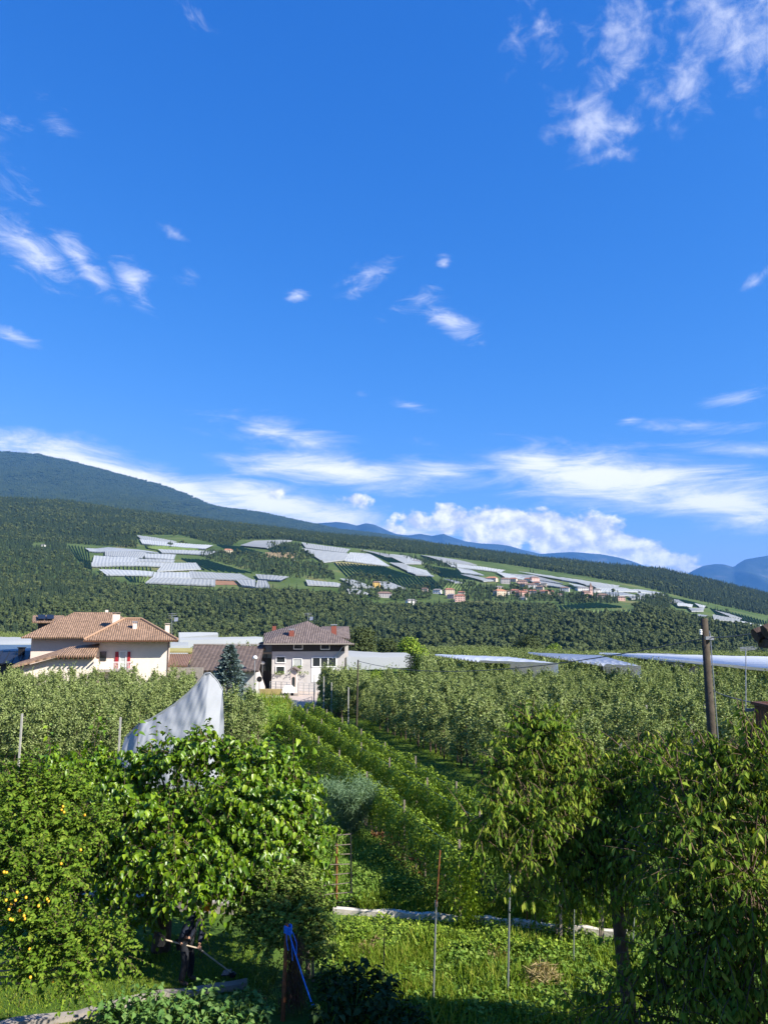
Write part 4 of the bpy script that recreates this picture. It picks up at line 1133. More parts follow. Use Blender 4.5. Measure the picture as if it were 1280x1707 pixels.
def small_yard_things():
    A = lambda zx, zy, yy: at(280 + zx / 4, 1000 + zy / 4, yy)
    # round road sign seen from behind
    c = A(610, 530, 90); zb = zt(c.x, 90)
    e = empty('road_sign', (c.x, 90, zb), 0, 'round road sign seen from behind at the courtyard entrance', 'sign')
    MB().tube([(c.x, 90, zb), (c.x, 90, c.z + .3)], .04, 6).build('pole', M['metal'], e)
    MB().prism([(c.x + .32 * math.cos(t), 89.93, c.z + .32 * math.sin(t)) for t in np.linspace(0, 6.2832, 17)[:-1]], (0, .03, 0)).build('plate', M['dark_metal'], e)
    # low yellow planter with a white cover
    c = A(715, 560, 93); zb = zt(c.x, 93)
    e = empty('planter', (c.x, 93, zb), 0, 'low yellowish planter trough standing in the courtyard', 'planter')
    MB().prism([(c.x - 1.7, 92.5, zb + .15), (c.x + .6, 92.5, zb + .15), (c.x + .8, 92.5, zb + .75), (c.x - 1.9, 92.5, zb + .75)], (0, 1, 0)).build('trough', mat_plain('mustard', (0.30, 0.24, 0.10), .8), e)
    for dx in (-1.3, .3): MB().box(c.x + dx - .1, c.x + dx + .1, 92.6, 93.4, zb, zb + .15).build('foot', M['dark_metal'], e)
    e = empty('covered_cart', (c.x + 2, 93.4, zb), 0, 'small cart under a white cover beside the yellowish planter', 'cart')
    MB().prism([(c.x + .95, 92.8, zb + .3), (c.x + 2.3, 92.8, zb + .3), (c.x + 2.3, 92.8, zb + .9), (c.x + 2.0, 92.8, zb + 1.2), (c.x + 1.2, 92.8, zb + 1.2), (c.x + .95, 92.8, zb + .9)], (0, 1, 0)).build('cover', M['white'], e)
    for dx in (1.2, 2.05): MB().tube([(c.x + dx, 92.75, zb + .18), (c.x + dx, 93.85, zb + .18)], .18, 10).build('wheel', M['dark_metal'], e)
    # wire fence of the courtyard
    x0, x1 = A(690, 500, 96).x, A(985, 500, 96).x
    e = empty('yard_fence', (x0, 96, zt(x0, 96)), 0, 'wire mesh fence along the front of the grey house', 'fence')
    for k in range(9):
        x = x0 + (x1 - x0) * k / 8; zb = zt(x, 95); MB().tube([(x, 95, zb), (x, 95, zb + 1.5)], .04, 6).build('post', M['metal'], e)
    for z in (.15, .5, .85, 1.2, 1.48):
        MB().tube([(x0, 95, zt(x0, 95) + z), (x1, 95, zt(x1, 95) + z)], .015, 4).build('wire', M['metal'], e)
    # steel railing of the ramp below the courtyard
    a, b = at(487, 1172, 72), at(520, 1163, 80)
    e = empty('ramp_railing', (a.x, a.y, zt(a.x, a.y)), 0, 'steel tube railing beside the courtyard ramp', 'railing')
    for k in range(6):
        p = a.lerp(b, k / 5); zb = zt(p.x, p.y); MB().tube([(p.x, p.y, zb), (p.x, p.y, zb + 1.1)], .025, 6).build('post', M['metal'], e)
    MB().tube([(a.x, a.y, zt(a.x, a.y) + 1.1), (b.x, b.y, zt(b.x, b.y) + 1.1)], .022, 6).build('rail', M['metal'], e)


small_yard_things()


# ------------------------------------------------------------------ single trees near the houses
def limbs(root, tips, r0, seed=0):
    g = random.Random(seed); mb = MB()
    for t in tips:
        a = Vector(root); b = Vector(t); m = a.lerp(b, .5) + Vector((g.uniform(-.1, .1), g.uniform(-.1, .1), 0)) * (b - a).length
        mb.tube([a, a.lerp(m, .5), m, m.lerp(b, .6), b], [r0, r0 * .8, r0 * .6, r0 * .35, r0 * .12], 6, True)
    return mb


def blob_crown(clumps, n, size, tmpl, mat, name='crown', up=.25, fill=.35):
    """leaves over the shells of many clumps, with some inside"""
    c = np.array([q[:3] for q in clumps], dtype=float); r = np.array([q[3:6] if len(q) > 4 else (q[3],) * 3 for q in clumps], dtype=float)
    wgt = (r.prod(1)) ** (2 / 3); k = RNG.choice(len(c), n, p=wgt / wgt.sum())
    d = rdir(n, up); rad = np.where(RNG.random(n) < fill, RNG.uniform(.3, .85, n), RNG.uniform(.82, 1.12, n))
    P = c[k] + d * r[k] * rad[:, None]
    N = unit(d + RNG.normal(0, .45, (n, 3)) + np.array([0, 0, .35])); D = unit(np.cross(N, RNG.normal(size=(n, 3))) + d * .3 + np.array([0, 0, -.25]))
    return leaf_mesh(name, P, D, N, size * RNG.uniform(.7, 1.3, n), tmpl, mat)


def tree(name, px, py_base, Y, h, w, mat, label, cat='tree', n=3500, leaf=.22, tmpl=T_QUAD, trunk=.16, clumps=12, seed=0, bark='bark', low=.3, core=True):
    g = random.Random(seed); x = (px - 640) / 1280 * Y * 1.012; zb = zt(x, Y)
    e = empty(name, (x, Y, zb), 0, label, cat)
    cl = []
    for k in range(clumps):
        f = g.random(); zz = h * (low + (1 - low) * (.15 + .7 * f)); rr = w / 2 * (.75 if f < .6 else .45); a = g.uniform(0, 6.28)
        q = rr * g.uniform(.2, .75); cl.append((q * math.cos(a), q * math.sin(a), zz, g.uniform(.2, .34) * w))
    cl.append((0, 0, h * .86, w * .2))
    m = limbs((0, 0, h * low * .8), [c[:3] for c in cl], trunk * .5, seed); m.tube([(0, 0, -.2), (.05, 0, h * low * .5), (0, 0, h * low * .85)], [trunk * 1.2, trunk, trunk * .8], 8)
    m.build('trunk', M[bark], e, world_space=False)
    o = link('crown', blob_crown(cl, n, leaf, tmpl, M[mat]), e)
    return e


def spruce():
    x = at(383, 1100, 76).x; e = empty('blue_spruce', (x, 76, zt(x, 76)), 0, 'blue-grey spruce standing before the dark barn roof', 'tree')
    MB().tube([(0, 0, -.2), (0, 0, 5.2)], [.16, .03], 7).build('trunk', M['bark'], e, world_space=False)
    e.scale = (1.28, 1.28, 1.1)
    n = 7000; f = RNG.random(n) ** .8; z = .4 + 5.2 * f; r = (1.75 * (1 - f) ** .75 + .12)
    tier = np.abs(((z * 2.1) % 1) - .5) * 2; r = r * (.70 + .4 * tier); a = RNG.uniform(0, 6.283, n); lob = .82 + .22 * np.sin(a * 7 + np.floor(z * 2.1) * 2.3)
    d = np.stack([np.cos(a), np.sin(a), 0 * a], -1); q = (r * lob * np.sqrt(RNG.uniform(.35, 1, n)))
    P = d * q[:, None] + np.stack([0 * z, 0 * z, z - .12 * q], -1)
    o = link('crown', leaf_mesh('crown', P, unit(d + RNG.normal(0, .35, (n, 3)) + np.array([0, 0, .15])), rdir(n, 1), RNG.uniform(.16, .3, n), T_QUAD, M['spruce']), e)


spruce()
tree('golden_shrub', 363, 1150, 72, 2.9, 2.6, 'golden', 'golden yellow shrub between the white net and the spruce', 'shrub', 2600, .14, low=.06, trunk=.06, seed=3)
tree('broadleaf_tree', 606, 1090, 185, 8.2, 8.0, 'broad', 'round sunlit tree directly right of the grey house', 'tree', 5200, .5, seed=4, trunk=.3)
tree('broadleaf_tree', 646, 1090, 178, 6.8, 7.0, 'broad', 'middle tree of the three right of the grey house', 'tree', 4200, .48, seed=5, trunk=.3)
tree('broadleaf_tree', 684, 1090, 172, 6.6, 7.6, 'vine', 'lighter green tree farthest from the grey house, of the three beside it', 'tree', 4600, .48, seed=6, trunk=.3)
tree('round_shrub', 625, 1118, 104, 2.9, 3.4, 'vine', 'round dark shrub before the white net, right of the grey house', 'shrub', 2200, .2, low=.05, trunk=.08, seed=7)
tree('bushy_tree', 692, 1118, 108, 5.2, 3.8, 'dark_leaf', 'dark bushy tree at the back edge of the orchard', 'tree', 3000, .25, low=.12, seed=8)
tree('low_shrub', 668, 1122, 104, 2.6, 3.0, 'shrub', 'low pale green shrub left of the dark bushy tree', 'shrub', 1500, .2, low=.05, trunk=.06, seed=9)
tree('leafy_tree', 873, 1085, 285, 7.0, 13.0, 'broad', 'wide dark tree at the plateau edge above the orchards', 'tree', 3000, .8, low=.1, seed=10, trunk=.3)
tree('edge_tree', 912, 1088, 280, 5.0, 8.0, 'vine', 'smaller green tree at the plateau edge, right of the wide dark one', 'tree', 1800, .6, low=.1, seed=11, trunk=.25)


# ------------------------------------------------------------------ nets on the plateau
MID = [([(998, 1089.5), (1300, 1097), (1330, 1122), (1090, 1098.5)], 'large white hail net spreading over the orchard on the right', 0),
       ([(880, 1088.5), (1000, 1094), (1068, 1113), (1010, 1110)], 'long narrow white net left of the large right-hand net', 0),
       ([(725, 1092), (850, 1097), (930, 1108), (800, 1103)], 'white net strip across the middle orchard', 0),
       ([(574, 1086), (676, 1089), (690, 1096), (578, 1098)], 'white net strip directly right of the grey house', .4),
       ([(-30, 1063), (56, 1064), (56, 1074), (-30, 1078)], 'white net behind the blue sheet roof at the left edge', .45),
       ([(298, 1055), (362, 1054), (364, 1058.5), (298, 1064)], 'white net right behind the cream house', .45),
       ([(300, 1064.5), (438, 1063), (438, 1066.5), (300, 1068.5)], 'thin white net strip between the two houses', .45),
       ([(284, 1072), (314, 1072), (314, 1078), (284, 1079)], 'small pale net beside the cream house wall', .45),
       ([(1060, 1090), (1120, 1091), (1140, 1093), (1090, 1092)], 'thin net strip along the plateau edge', .45)]
NET_GROUND = []


def mid_nets():
    lift = 4.3
    for q, lab, cur in MID:
        pts = []
        for px, py in q:
            x, y, z = ray(px, py); ys = np.arange(60, 330, .5); t = ys / y
            d = CAM_Z + z * t - (ZT(x * t, ys) + lift); k = int(np.argmax(d < 0)) if (d < 0).any() else len(ys) - 1
            pts.append(Vector((x * ys[k] / y, ys[k], 0)))
        NET_GROUND.append([(p.x, p.y) for p in pts])
        dpt = max((pts[0] - pts[3]).length, (pts[1] - pts[2]).length)
        tag(net_sheet([pts[3], pts[0], pts[1], pts[2]], max(3, dpt / 3.2), .16, lift, .03, cur).build('hail_net', M['net_bright' if cur == 0 else 'net_near']), lab, 'hail net', 'hail nets on the plateau')


mid_nets()


def under_net(x, y):
    m = np.zeros(len(x), dtype=bool)
    for q in NET_GROUND: m |= in_poly(np.asarray(x), np.asarray(y), q)
    return m


# ------------------------------------------------------------------ apple orchards
def apple_crown(seed, n, h=3.5, leaf=.115):
    g = np.random.default_rng(seed)
    nb = 26; zc = np.concatenate([g.uniform(.55, h - .35, nb - 2), [h - .3, h - .1]]); rad = np.interp(zc, [.4, 1.2, 2.4, h], [.55, .62, .5, .10])
    a = g.uniform(0, 6.283, nb); c = np.stack([np.cos(a) * rad * g.uniform(.2, 1, nb), np.sin(a) * rad * g.uniform(.2, 1, nb), zc], -1); br = g.uniform(.16, .36, nb); br[-2:] = (.16, .10)
    k = g.integers(0, nb, n); d = unit(g.normal(size=(n, 3)) + np.array([0, 0, .3])); P = c[k] + d * br[k][:, None] * g.uniform(.6, 1.15, n)[:, None]
    # straight leading shoots stand out of the top
    ns = n // 14; t = g.random(ns); si = g.integers(0, 6, ns); sa = si * 1.3; P[:ns] = np.stack([np.cos(sa) * .28 * (.4 + t * .6), np.sin(sa) * .28 * (.4 + t * .6), h - .75 + t * (.7 + .12 * si)], -1)
    N = unit(d + g.normal(0, .5, (n, 3)) + np.array([0, 0, .3])); D = unit(np.cross(N, g.normal(size=(n, 3))) + np.array([0, 0, .05]))
    return leaf_mesh('apple_crown', P, D, N, leaf * g.uniform(.7, 1.35, n), T_QUAD, M['apple'])


def apple_trunk(seed):
    g = random.Random(seed); m = MB().tube([(0, 0, -.1), (g.uniform(-.04, .04), 0, 1.2), (0, g.uniform(-.05, .05), 3.1)], [.06, .045, .012], 6)
    for k in range(7):
        z = .6 + k * .33; a = k * 2.4; r = .5 - .03 * k; m.tube([(0, 0, z), (r * .6 * math.cos(a), r * .6 * math.sin(a), z + .12), (r * math.cos(a), r * math.sin(a), z + .1)], [.022, .014, .006], 4)
    return m.mesh('apple_trunk', M['bark'])


ROWDIR = np.array([-.294, 1.0]); ROWDIR = ROWDIR / np.linalg.norm(ROWDIR); ROWNRM = np.array([ROWDIR[1], -ROWDIR[0]])


def orchards():
    crowns = [apple_crown(100 + i, 2300, 3.3 + .12 * (i % 4), .105) for i in range(6)]
    far = [apple_crown(130 + i, 560, 3.4 + .1 * i, .22) for i in range(4)]
    trunks = [apple_trunk(i) for i in range(3)]
    cand = []
    # right-hand orchard: rows run parallel with the vines
    o0 = np.array([4.6, 46.0])
    for k in range(0, 64):
        b = o0 + ROWNRM * 3.2 * k
        s = -14.0
        while s < 230:
            p = b + ROWDIR * s + RNG.normal(0, .1, 2); s += 1.05 + RNG.uniform(-.08, .08)
            x, y = p; px = 640 + 1280 * x / y
            if y < 38 or y > 262 or px < 535 or px > 1330 + 400 / y * 40: continue
            if px < 700 and 84 < y: continue                           # the block ends at the nets and shrubs
            if 92 < y < 96 or 142 < y < 147 or 199 < y < 203: continue  # lanes
            cand.append((y, x, 'r', k, px))
    # left-hand orchard between the mulberry and the cream house
    for k in range(0, 11):
        y0 = 44.5 + k * 3.3; x = -60.0
        while x < -7:
            x += 1.0 + RNG.uniform(-.08, .08); y = y0 - .04 * (x + 20) + RNG.normal(0, 0); px = 640 + 1280 * x / y
            if y > 80 or px > 466 or px < -60: continue
            if px > 332 and y > 59 or px > 438: continue
            if k < 1 and px > 200: continue
            cand.append((y, x, 'l', k, px))
    # a few young rows to the left of the courtyard wall and behind the tall posts
    for k in range(4):
        for s in np.arange(0, 17, 1.0):
            x = -5.6 + k * 1.9 - .18 * s; y = 69 + s + k * .5; px = 640 + 1280 * x / y
            if 538 < px < 612: cand.append((y, x, 'm', k, px))
    un = under_net(np.array([c[1] for c in cand]), np.array([c[0] for c in cand])); cand = [c for c, u in zip(cand, un) if not u]
    cand.sort()
    inframe = [c for c in cand if -10 < c[4] < 1290]
    nearr = [c for c in inframe if c[2] == 'r'][:175]; nearl = [c for c in inframe if c[2] == 'l'][:100]; nearm = [c for c in inframe if c[2] == 'm'][:24]
    near = set(nearr + nearl + nearm); cnt = {}
    for c in nearr + nearl + nearm:
        y, x, side, k, px = c; key = (side, k); cnt[key] = cnt.get(key, 0) + 1
        lab = {'r': 'apple tree, %s from near end of %s row right of the vines', 'l': 'apple tree, %s nearest in the %s row before the cream house', 'm': 'apple tree, %s nearest in %s short row behind the tall posts'}[side] % (nth(cnt[key]), nth(k + 1))
        e = empty('apple_tree', (x, y, zt(x, y)), RNG.uniform(0, 6.28), lab, 'apple tree', 'apple trees in the orchards')
        s = RNG.uniform(.82, 1.16); e.scale = (s * 1.08, s * 1.08, s)
        link('trunk', trunks[RNG.integers(0, 3)], e); link('crown', crowns[RNG.integers(0, 6)], e)
    rest = [c for c in cand if c not in near]
    P = np.array([(c[1], c[0], 0) for c in rest]); P[:, 2] = ZT(P[:, 0], P[:, 1]); n = len(P)
    idx = np.where(P[:, 1] < 100, RNG.integers(0, 6, n), 6 + RNG.integers(0, 4, n))
    gn_instances('orchard_trees', P, RNG.uniform(.78, 1.15, n), RNG.uniform(0, 6.28, n), idx, crowns + far, 'rows of apple trees stretching back over the plateau', 'orchard')
    # fields behind the houses and at the plateau edge
    P = []
    for (x0, x1, y0, y1) in ((-150, -2, 150, 300), (-170, 0, 118, 132)):
        for yy in np.arange(y0, y1, 5.5):
            xs = np.arange(x0, x1, 1.5); P.append(np.stack([xs + RNG.normal(0, .15, len(xs)), np.full(len(xs), yy) + xs * .04, 0 * xs], -1))
    for k in range(14):
        xs = np.arange(2, 58, 1.6); P.append(np.stack([xs, 236 + k * 4.2 - .18 * xs, 0 * xs], -1))
    P = np.concatenate(P); px = 640 + 1280 * P[:, 0] / P[:, 1]; P = P[(px > -60) & ~((px > 570) & (px < 720) & (P[:, 1] < 232))]
    P = P[~under_net(P[:, 0], P[:, 1])]
    P[:, 2] = ZT(P[:, 0], P[:, 1]); n = len(P)
    gn_instances('back_orchard', P, RNG.uniform(.75, 1.0, n), RNG.uniform(0, 6.28, n), RNG.integers(0, 4, n), far, 'low orchard rows behind the houses along the plateau edge', 'orchard')


orchards()


def orchard_posts():
    pts = [(37, 1190, 1235, 43.2, .045), (201, 1196, 1226, 43.0, .045), (369, 1145, 1175, 58, .06), (417, 1141, 1168, 63, .06), (655, 1163, 1180, 64, .05), (690, 1173, 1192, 58, .05), (735, 1145, 1172, 66, .05), (753, 1157, 1175, 65, .05),
           (856, 1165, 1195, 58, .05), (1034, 1237, 1275, 40.5, .06), (1105, 1222, 1262, 41, .06), (1042, 1205, 1225, 47, .05), (1077, 1175, 1194, 52, .05), (1083, 1191, 1205, 50, .05), (1098, 1165, 1180, 56, .05), (1203, 1188, 1202, 49, .05),
           (1000, 1150, 1172, 62, .045), (1006, 1165, 1180, 56, .045), (957, 1165, 1182, 57, .045), (1151, 1207, 1232, 44, .06), (1174, 1174, 1195, 52, .05), (1016, 1192, 1215, 49, .05)]
    names = 'pale concrete orchard post'
    for k, (px, y0, y1, Y, r) in enumerate(sorted(pts)):
        t = at(px, y0, Y); zb = zt(t.x, Y)
        o = MB().box(-r, r, -r, r, -.2, t.z - zb).mesh('orchard_post', M['post'])
        ob = link('orchard_post', o); ob.location = (t.x, Y, zb)
        tag(ob, 'pale concrete post sticking out of the apple trees, %s from the left' % nth(k + 1), 'post', 'concrete posts in the orchards')


orchard_posts()


def field_hut():
    Y = 118.0; a = at(1158, 1138, Y); b = at(1196, 1124, Y); zb = zt(a.x, Y)
    e = empty('field_hut', (a.x, Y, zb), 0, 'small pale hut with grey roof standing among the orchards behind the wooden pole', 'hut')
    MB().box(a.x, b.x, Y, Y + 3, zb - .3, b.z).build('wall', M['plaster_pink'], e)
    c = (a.x + (b.x - a.x) * .42)
    MB().add([(a.x - .2, Y - .3, b.z), (c + .2, Y - .3, b.z), (c + .2, Y + 3.3, b.z), (a.x - .2, Y + 3.3, b.z), (a.x + .5, Y + 1.5, b.z + 1.1), (c - .3, Y + 1.5, b.z + 1.1)], [(0, 1, 5, 4), (1, 2, 5), (2, 3, 4, 5), (3, 0, 4), (3, 2, 1, 0)]).build('roof', M['render_grey'], e)
    MB().box(c, b.x + .3, Y - .2, Y + 3.2, b.z + .02, b.z + .22).build('flat_roof', M['concrete'], e)
    MB().box(a.x + .4, a.x + .8, Y - .04, Y + .02, b.z - 1.3, b.z - .5).build('window', M['white'], e)
    MB().box(c + .1, c + .7, Y - .04, Y + .02, zb, b.z - .6).build('door', M['white'], e)


field_hut()


# ------------------------------------------------------------------ vineyard
def vine_row(a, b, k, h=1.95, near_curtain=False, label=''):
    a = Vector((a[0], a[1], 0)); b = Vector((b[0], b[1], 0)); L = (b - a).length; d = (b - a).normalized(); nr = Vector((d.y, -d.x, 0))
    e = empty('vine_row', a, 0, label, 'vine row', 'rows of grape vines')
    n = int(L * 1150); s = RNG.random(n) * L
    f = RNG.random(n) ** .7; top = h - .04 + .08 * np.sin(s * 1.7 + k) + .07 * np.sin(s * 4.1 + 2 * k) + RNG.normal(0, .05, n)
    z = .45 + (top - .45) * f; wd = .36 + .10 * np.sin(s * 2.6 + k * 3 + z * 2.2); side = np.where(RNG.random(n) < .5, -1, 1)
    q = side * wd * np.sqrt(RNG.uniform(.25, 1, n)) * np.interp(f, [0, .7, 1], [.85, 1, .6])
    P = np.stack([a.x + d.x * s + nr.x * q, a.y + d.y * s + nr.y * q, z], -1)
    if near_curtain:
        m = 1500; P2 = np.stack([a.x + RNG.normal(0, .28, m), a.y - .25 + RNG.normal(0, .22, m), RNG.uniform(.05, h, m)], -1); P = np.concatenate([P, P2]); side = np.concatenate([side, RNG.choice([-1, 1], m)]); n += m
    hf = (P[:, 2] - .45) / (h - .45); out = np.stack([nr.x * side, nr.y * side, np.interp(hf, [0, .75, 1], [.05, .25, 1.4])], -1)
    N = unit(out + RNG.normal(0, .35, (n, 3))); D = unit(np.cross(N, RNG.normal(size=(n, 3))) + np.array([0, 0, -.5]))
    o = link('foliage', leaf_mesh('vine_foliage', P - np.array(a)[None] , D, N, RNG.uniform(.075, .135, n), T_QUAD, M['vine']), e)
    o['kind'] = 'stuff'
    # stems, posts and wires
    st = MB(); s = .5
    while s < L:
        p = d * s + nr * random.uniform(-.05, .05); st.tube([p - Vector((0, 0, .1)), p + Vector((random.uniform(-.06, .06), 0, .45)), p + Vector((0, 0, .9))], [.03, .025, .018], 5); s += .95
    st.build('stems', M['bark_grey'], e, world_space=False)['kind'] = 'stuff'
    s = .3
    while s < L:
        p = d * s; hh = h + random.uniform(.08, .28); MB().box(p.x - .032, p.x + .032, p.y - .032, p.y + .032, -.2, hh).build('post', M['stake_wood'], e, world_space=False); s += 5.2
    for zz in (.8, 1.3, 1.8): MB().tube([Vector((0, 0, zz)), d * L + Vector((0, 0, zz))], .006, 4).build('wire', M['metal'], e, world_space=False)
    return e


def vineyard():
    H = 1.9; og = lambda x, y: on_ground(x, y, H)
    a, b = og(770, 1412), og(470, 1190); a.y -= .4
    vine_row(a, b, 1, 1.95, True, 'leftmost grape vine row, ending in a leafy curtain behind the rusty rod')
    a2, b2 = og(800, 1362), og(493, 1178); vine_row(a2 + (a2 - b2).normalized() * 5.5, b2, 2, 1.95, False, 'middle grape vine row with grey posts, next to the grassy lane rows')
    a3, b3 = og(780, 1322), og(513, 1172); vine_row(a3 + (a3 - b3).normalized() * 9.5, b3, 3, 1.95, False, 'rightmost grape vine row, bordering the grassy lane before the apple trees')


vineyard()


# ------------------------------------------------------------------ ground cover
def scatter(poly, n):
    """random ground points inside a polygon given by points of the ground"""
    P = np.array([(p.x, p.y) for p in poly]); lo, hi = P.min(0), P.max(0); out = []; tot = 0
    while tot < n:
        q = RNG.uniform(lo, hi, (n, 2)); q = q[in_poly(q[:, 0], q[:, 1], [tuple(p) for p in P])]; out.append(q); tot += len(q)
    return np.concatenate(out)[:n]


def gp(*pp): return [on_ground(x, y) for x, y in pp]


def grass_patch(name, poly, n, h, label, mat='grass', hv=.4):
    q = scatter(poly, n); k = len(q); P = np.stack([q[:, 0], q[:, 1], ZT(q[:, 0], q[:, 1]) - .01], -1)
    D = unit(RNG.normal(0, .35, (k, 3)) + np.array([0, 0, 1])); hh = h * (1 + hv * fbm(q[:, 0] * .9, q[:, 1] * .9, 3, 60) * 2) * RNG.uniform(.5, 1.3, k)
    V, F = leaf_arrays(P, D, rdir(k), np.maximum(hh, .03), (T_BLADE[0] * np.array([3.2 if h < .12 else 1.6, 1, 1]), T_BLADE[1]))
    return tag(link(name, np_mesh(name, V, F, M[mat])), label, 'grass', kind='stuff')


def weed_patch(name, poly, n, h, leaf, label, mat='weed', tmpl=T_QUAD, clump=.6):
    q = scatter(poly, n); nz = .5 + fbm(q[:, 0] / clump, q[:, 1] / clump, 3, 70); q = q[RNG.random(len(q)) < np.clip(.35 + nz, .1, 1)]
    k = len(q); nz = np.clip(.55 + fbm(q[:, 0] / clump, q[:, 1] / clump, 3, 70), .1, 1.2)
    z = h * nz * RNG.random(k) ** .55; P = np.stack([q[:, 0], q[:, 1], ZT(q[:, 0], q[:, 1]) + z], -1)
    N = unit(RNG.normal(0, .55, (k, 3)) + np.array([.2, -.1, .9])); D = unit(np.cross(N, RNG.normal(size=(k, 3))) + np.array([0, 0, -.1]))
    return tag(link(name, leaf_mesh(name, P, D, N, leaf * RNG.uniform(.6, 1.4, k), tmpl, M[mat])), label, 'weeds', kind='stuff')


def ground_cover():
    weed_patch('garden_weeds', gp((540, 1545), (1090, 1572), (1110, 1720), (520, 1720)), 15000, .26, .10, 'leafy weeds covering the sunny garden bed before the low wall')
    weed_patch('dark_creepers', gp((560, 1532), (1000, 1548), (960, 1600), (700, 1590), (560, 1600)), 9000, .34, .075, 'creeping plants just below the low white wall', 'vine')
    grass_patch('bed_grass', gp((590, 1590), (720, 1590), (760, 1670), (560, 1670)), 9000, .22, 'fine grass patch in the middle of the garden bed')
    grass_patch('bed_grass', gp((560, 1560), (1060, 1570), (1080, 1720), (560, 1720)), 9000, .28, 'tall grass blades scattered through the garden bed')
    grass_patch('wall_grass', gp((600, 1505), (1080, 1530), (1080, 1556), (600, 1524)), 9000, .38, 'bright grass strip along the top of the low wall')
    weed_patch('vine_foot_weeds', gp((520, 1390), (600, 1380), (690, 1450), (770, 1520), (540, 1520)), 12000, .55, .085, 'tall weeds between the trellis frame and the vines')
    grass_patch('vine_foot_grass', gp((500, 1370), (570, 1370), (740, 1505), (540, 1510)), 5000, .35, 'rank grass at the foot of the vines', 'weed')
    weed_patch('lane_weeds', gp((395, 1170), (470, 1172), (540, 1290), (550, 1400), (400, 1400), (380, 1230)), 22000, 1.0, .15, 'rank weeds between the mulberry tree and the vines', 'weed', T_QUAD, 1.6)
    grass_patch('lane_tall_grass', gp((395, 1165), (480, 1165), (540, 1240), (400, 1240)), 4000, .7, 'tall reedy grass before the courtyard')
    grass_patch('lane_grass', gp((590, 1200), (650, 1200), (860, 1330), (1000, 1400), (820, 1400), (640, 1260)), 16000, .16, 'mown grass lane between the vines and the apple trees')
    grass_patch('orchard_grass', gp((-80, 1235), (400, 1235), (420, 1330), (-80, 1330)), 9000, .3, 'grass before the left-hand orchard')
    grass_patch('lawn', gp((-60, 1560), (440, 1560), (430, 1650), (330, 1665), (160, 1700), (-60, 1720)), 26000, .07, 'short mossy lawn under the mulberry tree')
    grass_patch('path_grass', gp((40, 1712), (160, 1700), (330, 1668), (440, 1650), (470, 1760), (0, 1760)), 9000, .06, 'thin grass on the path inside the kerb', 'straw')
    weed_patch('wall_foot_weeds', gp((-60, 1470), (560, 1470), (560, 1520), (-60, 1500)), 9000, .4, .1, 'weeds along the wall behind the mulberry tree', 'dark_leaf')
    weed_patch('meadow_weeds', gp((-80, 1320), (400, 1320), (540, 1400), (560, 1480), (-80, 1480)), 16000, .45, .12, 'meadow plants between the left-hand orchard and the stone wall', 'weed', T_QUAD, 1.2)
    yard = [Vector((5.0, 8.0, 0)), Vector((13, 8.0, 0)), Vector((17, 30, 0)), Vector((7, 30, 0))]
    grass_patch('yard_grass', yard, 14000, .2, 'grass of the yard below the neighbouring house'); weed_patch('yard_weeds', yard, 9000, .25, .11, 'weeds of the yard below the neighbouring house')
    for (pp, n, nm, lab) in ((((590, 1575), (640, 1572), (650, 1610), (600, 1612)), 900, 'bare_soil', 'bare brown soil crumbs in the garden bed'), (((812, 1585), (850, 1590), (845, 1606), (815, 1600)), 500, 'bare_soil', 'small bare soil spot right of the middle stake')):
        q = scatter(gp(*pp), n); P = np.stack([q[:, 0], q[:, 1], .04 + .07 * RNG.random(n)], -1)
        tag(link(nm, leaf_mesh(nm, P, rdir(n), unit(RNG.normal(0, .5, (n, 3)) + np.array([0, 0, 1])), RNG.uniform(.05, .12, n), T_QUAD, M['straw'])), lab, 'soil', kind='stuff')
    # fallen leaves and bare soil under the first vine row
    q = scatter(gp((618, 1390), (640, 1388), (768, 1495), (770, 1512), (735, 1510), (690, 1470)), 2600); k = len(q)
    P = np.stack([q[:, 0], q[:, 1], .02 + .05 * RNG.random(k)], -1)
    tag(link('fallen_leaves', leaf_mesh('fallen_leaves', P, rdir(k), unit(RNG.normal(0, .3, (k, 3)) + np.array([0, 0, 1])), RNG.uniform(.07, .16, k), T_QUAD, M['dead'])), 'reddish brown fallen leaves under the leftmost vine row', 'leaves', kind='stuff')
    for (px, py, r, n, lab) in ((905, 1640, .42, 700, 'dry hay heap beside the cherry trunk'), (615, 1598, .45, 500, 'small dry straw patch in the garden bed')):
        c = on_ground(px, py); a = RNG.uniform(0, 6.283, n); rr = r * np.sqrt(RNG.random(n)); z = (.45 if px > 800 else .06) * (1 - (rr / r) ** 2) * RNG.random(n)
        P = np.stack([c.x + rr * np.cos(a), c.y + rr * np.sin(a), z + .03], -1); D = unit(RNG.normal(0, 1, (n, 3)) * np.array([1, 1, .35]))
        tag(link('hay_heap', leaf_mesh('hay_heap', P, D, rdir(n), .24, (T_BLADE[0] * np.array([1.4, 1, .6]), T_BLADE[1]), M['straw'])), lab, 'hay', kind='stuff')


ground_cover()


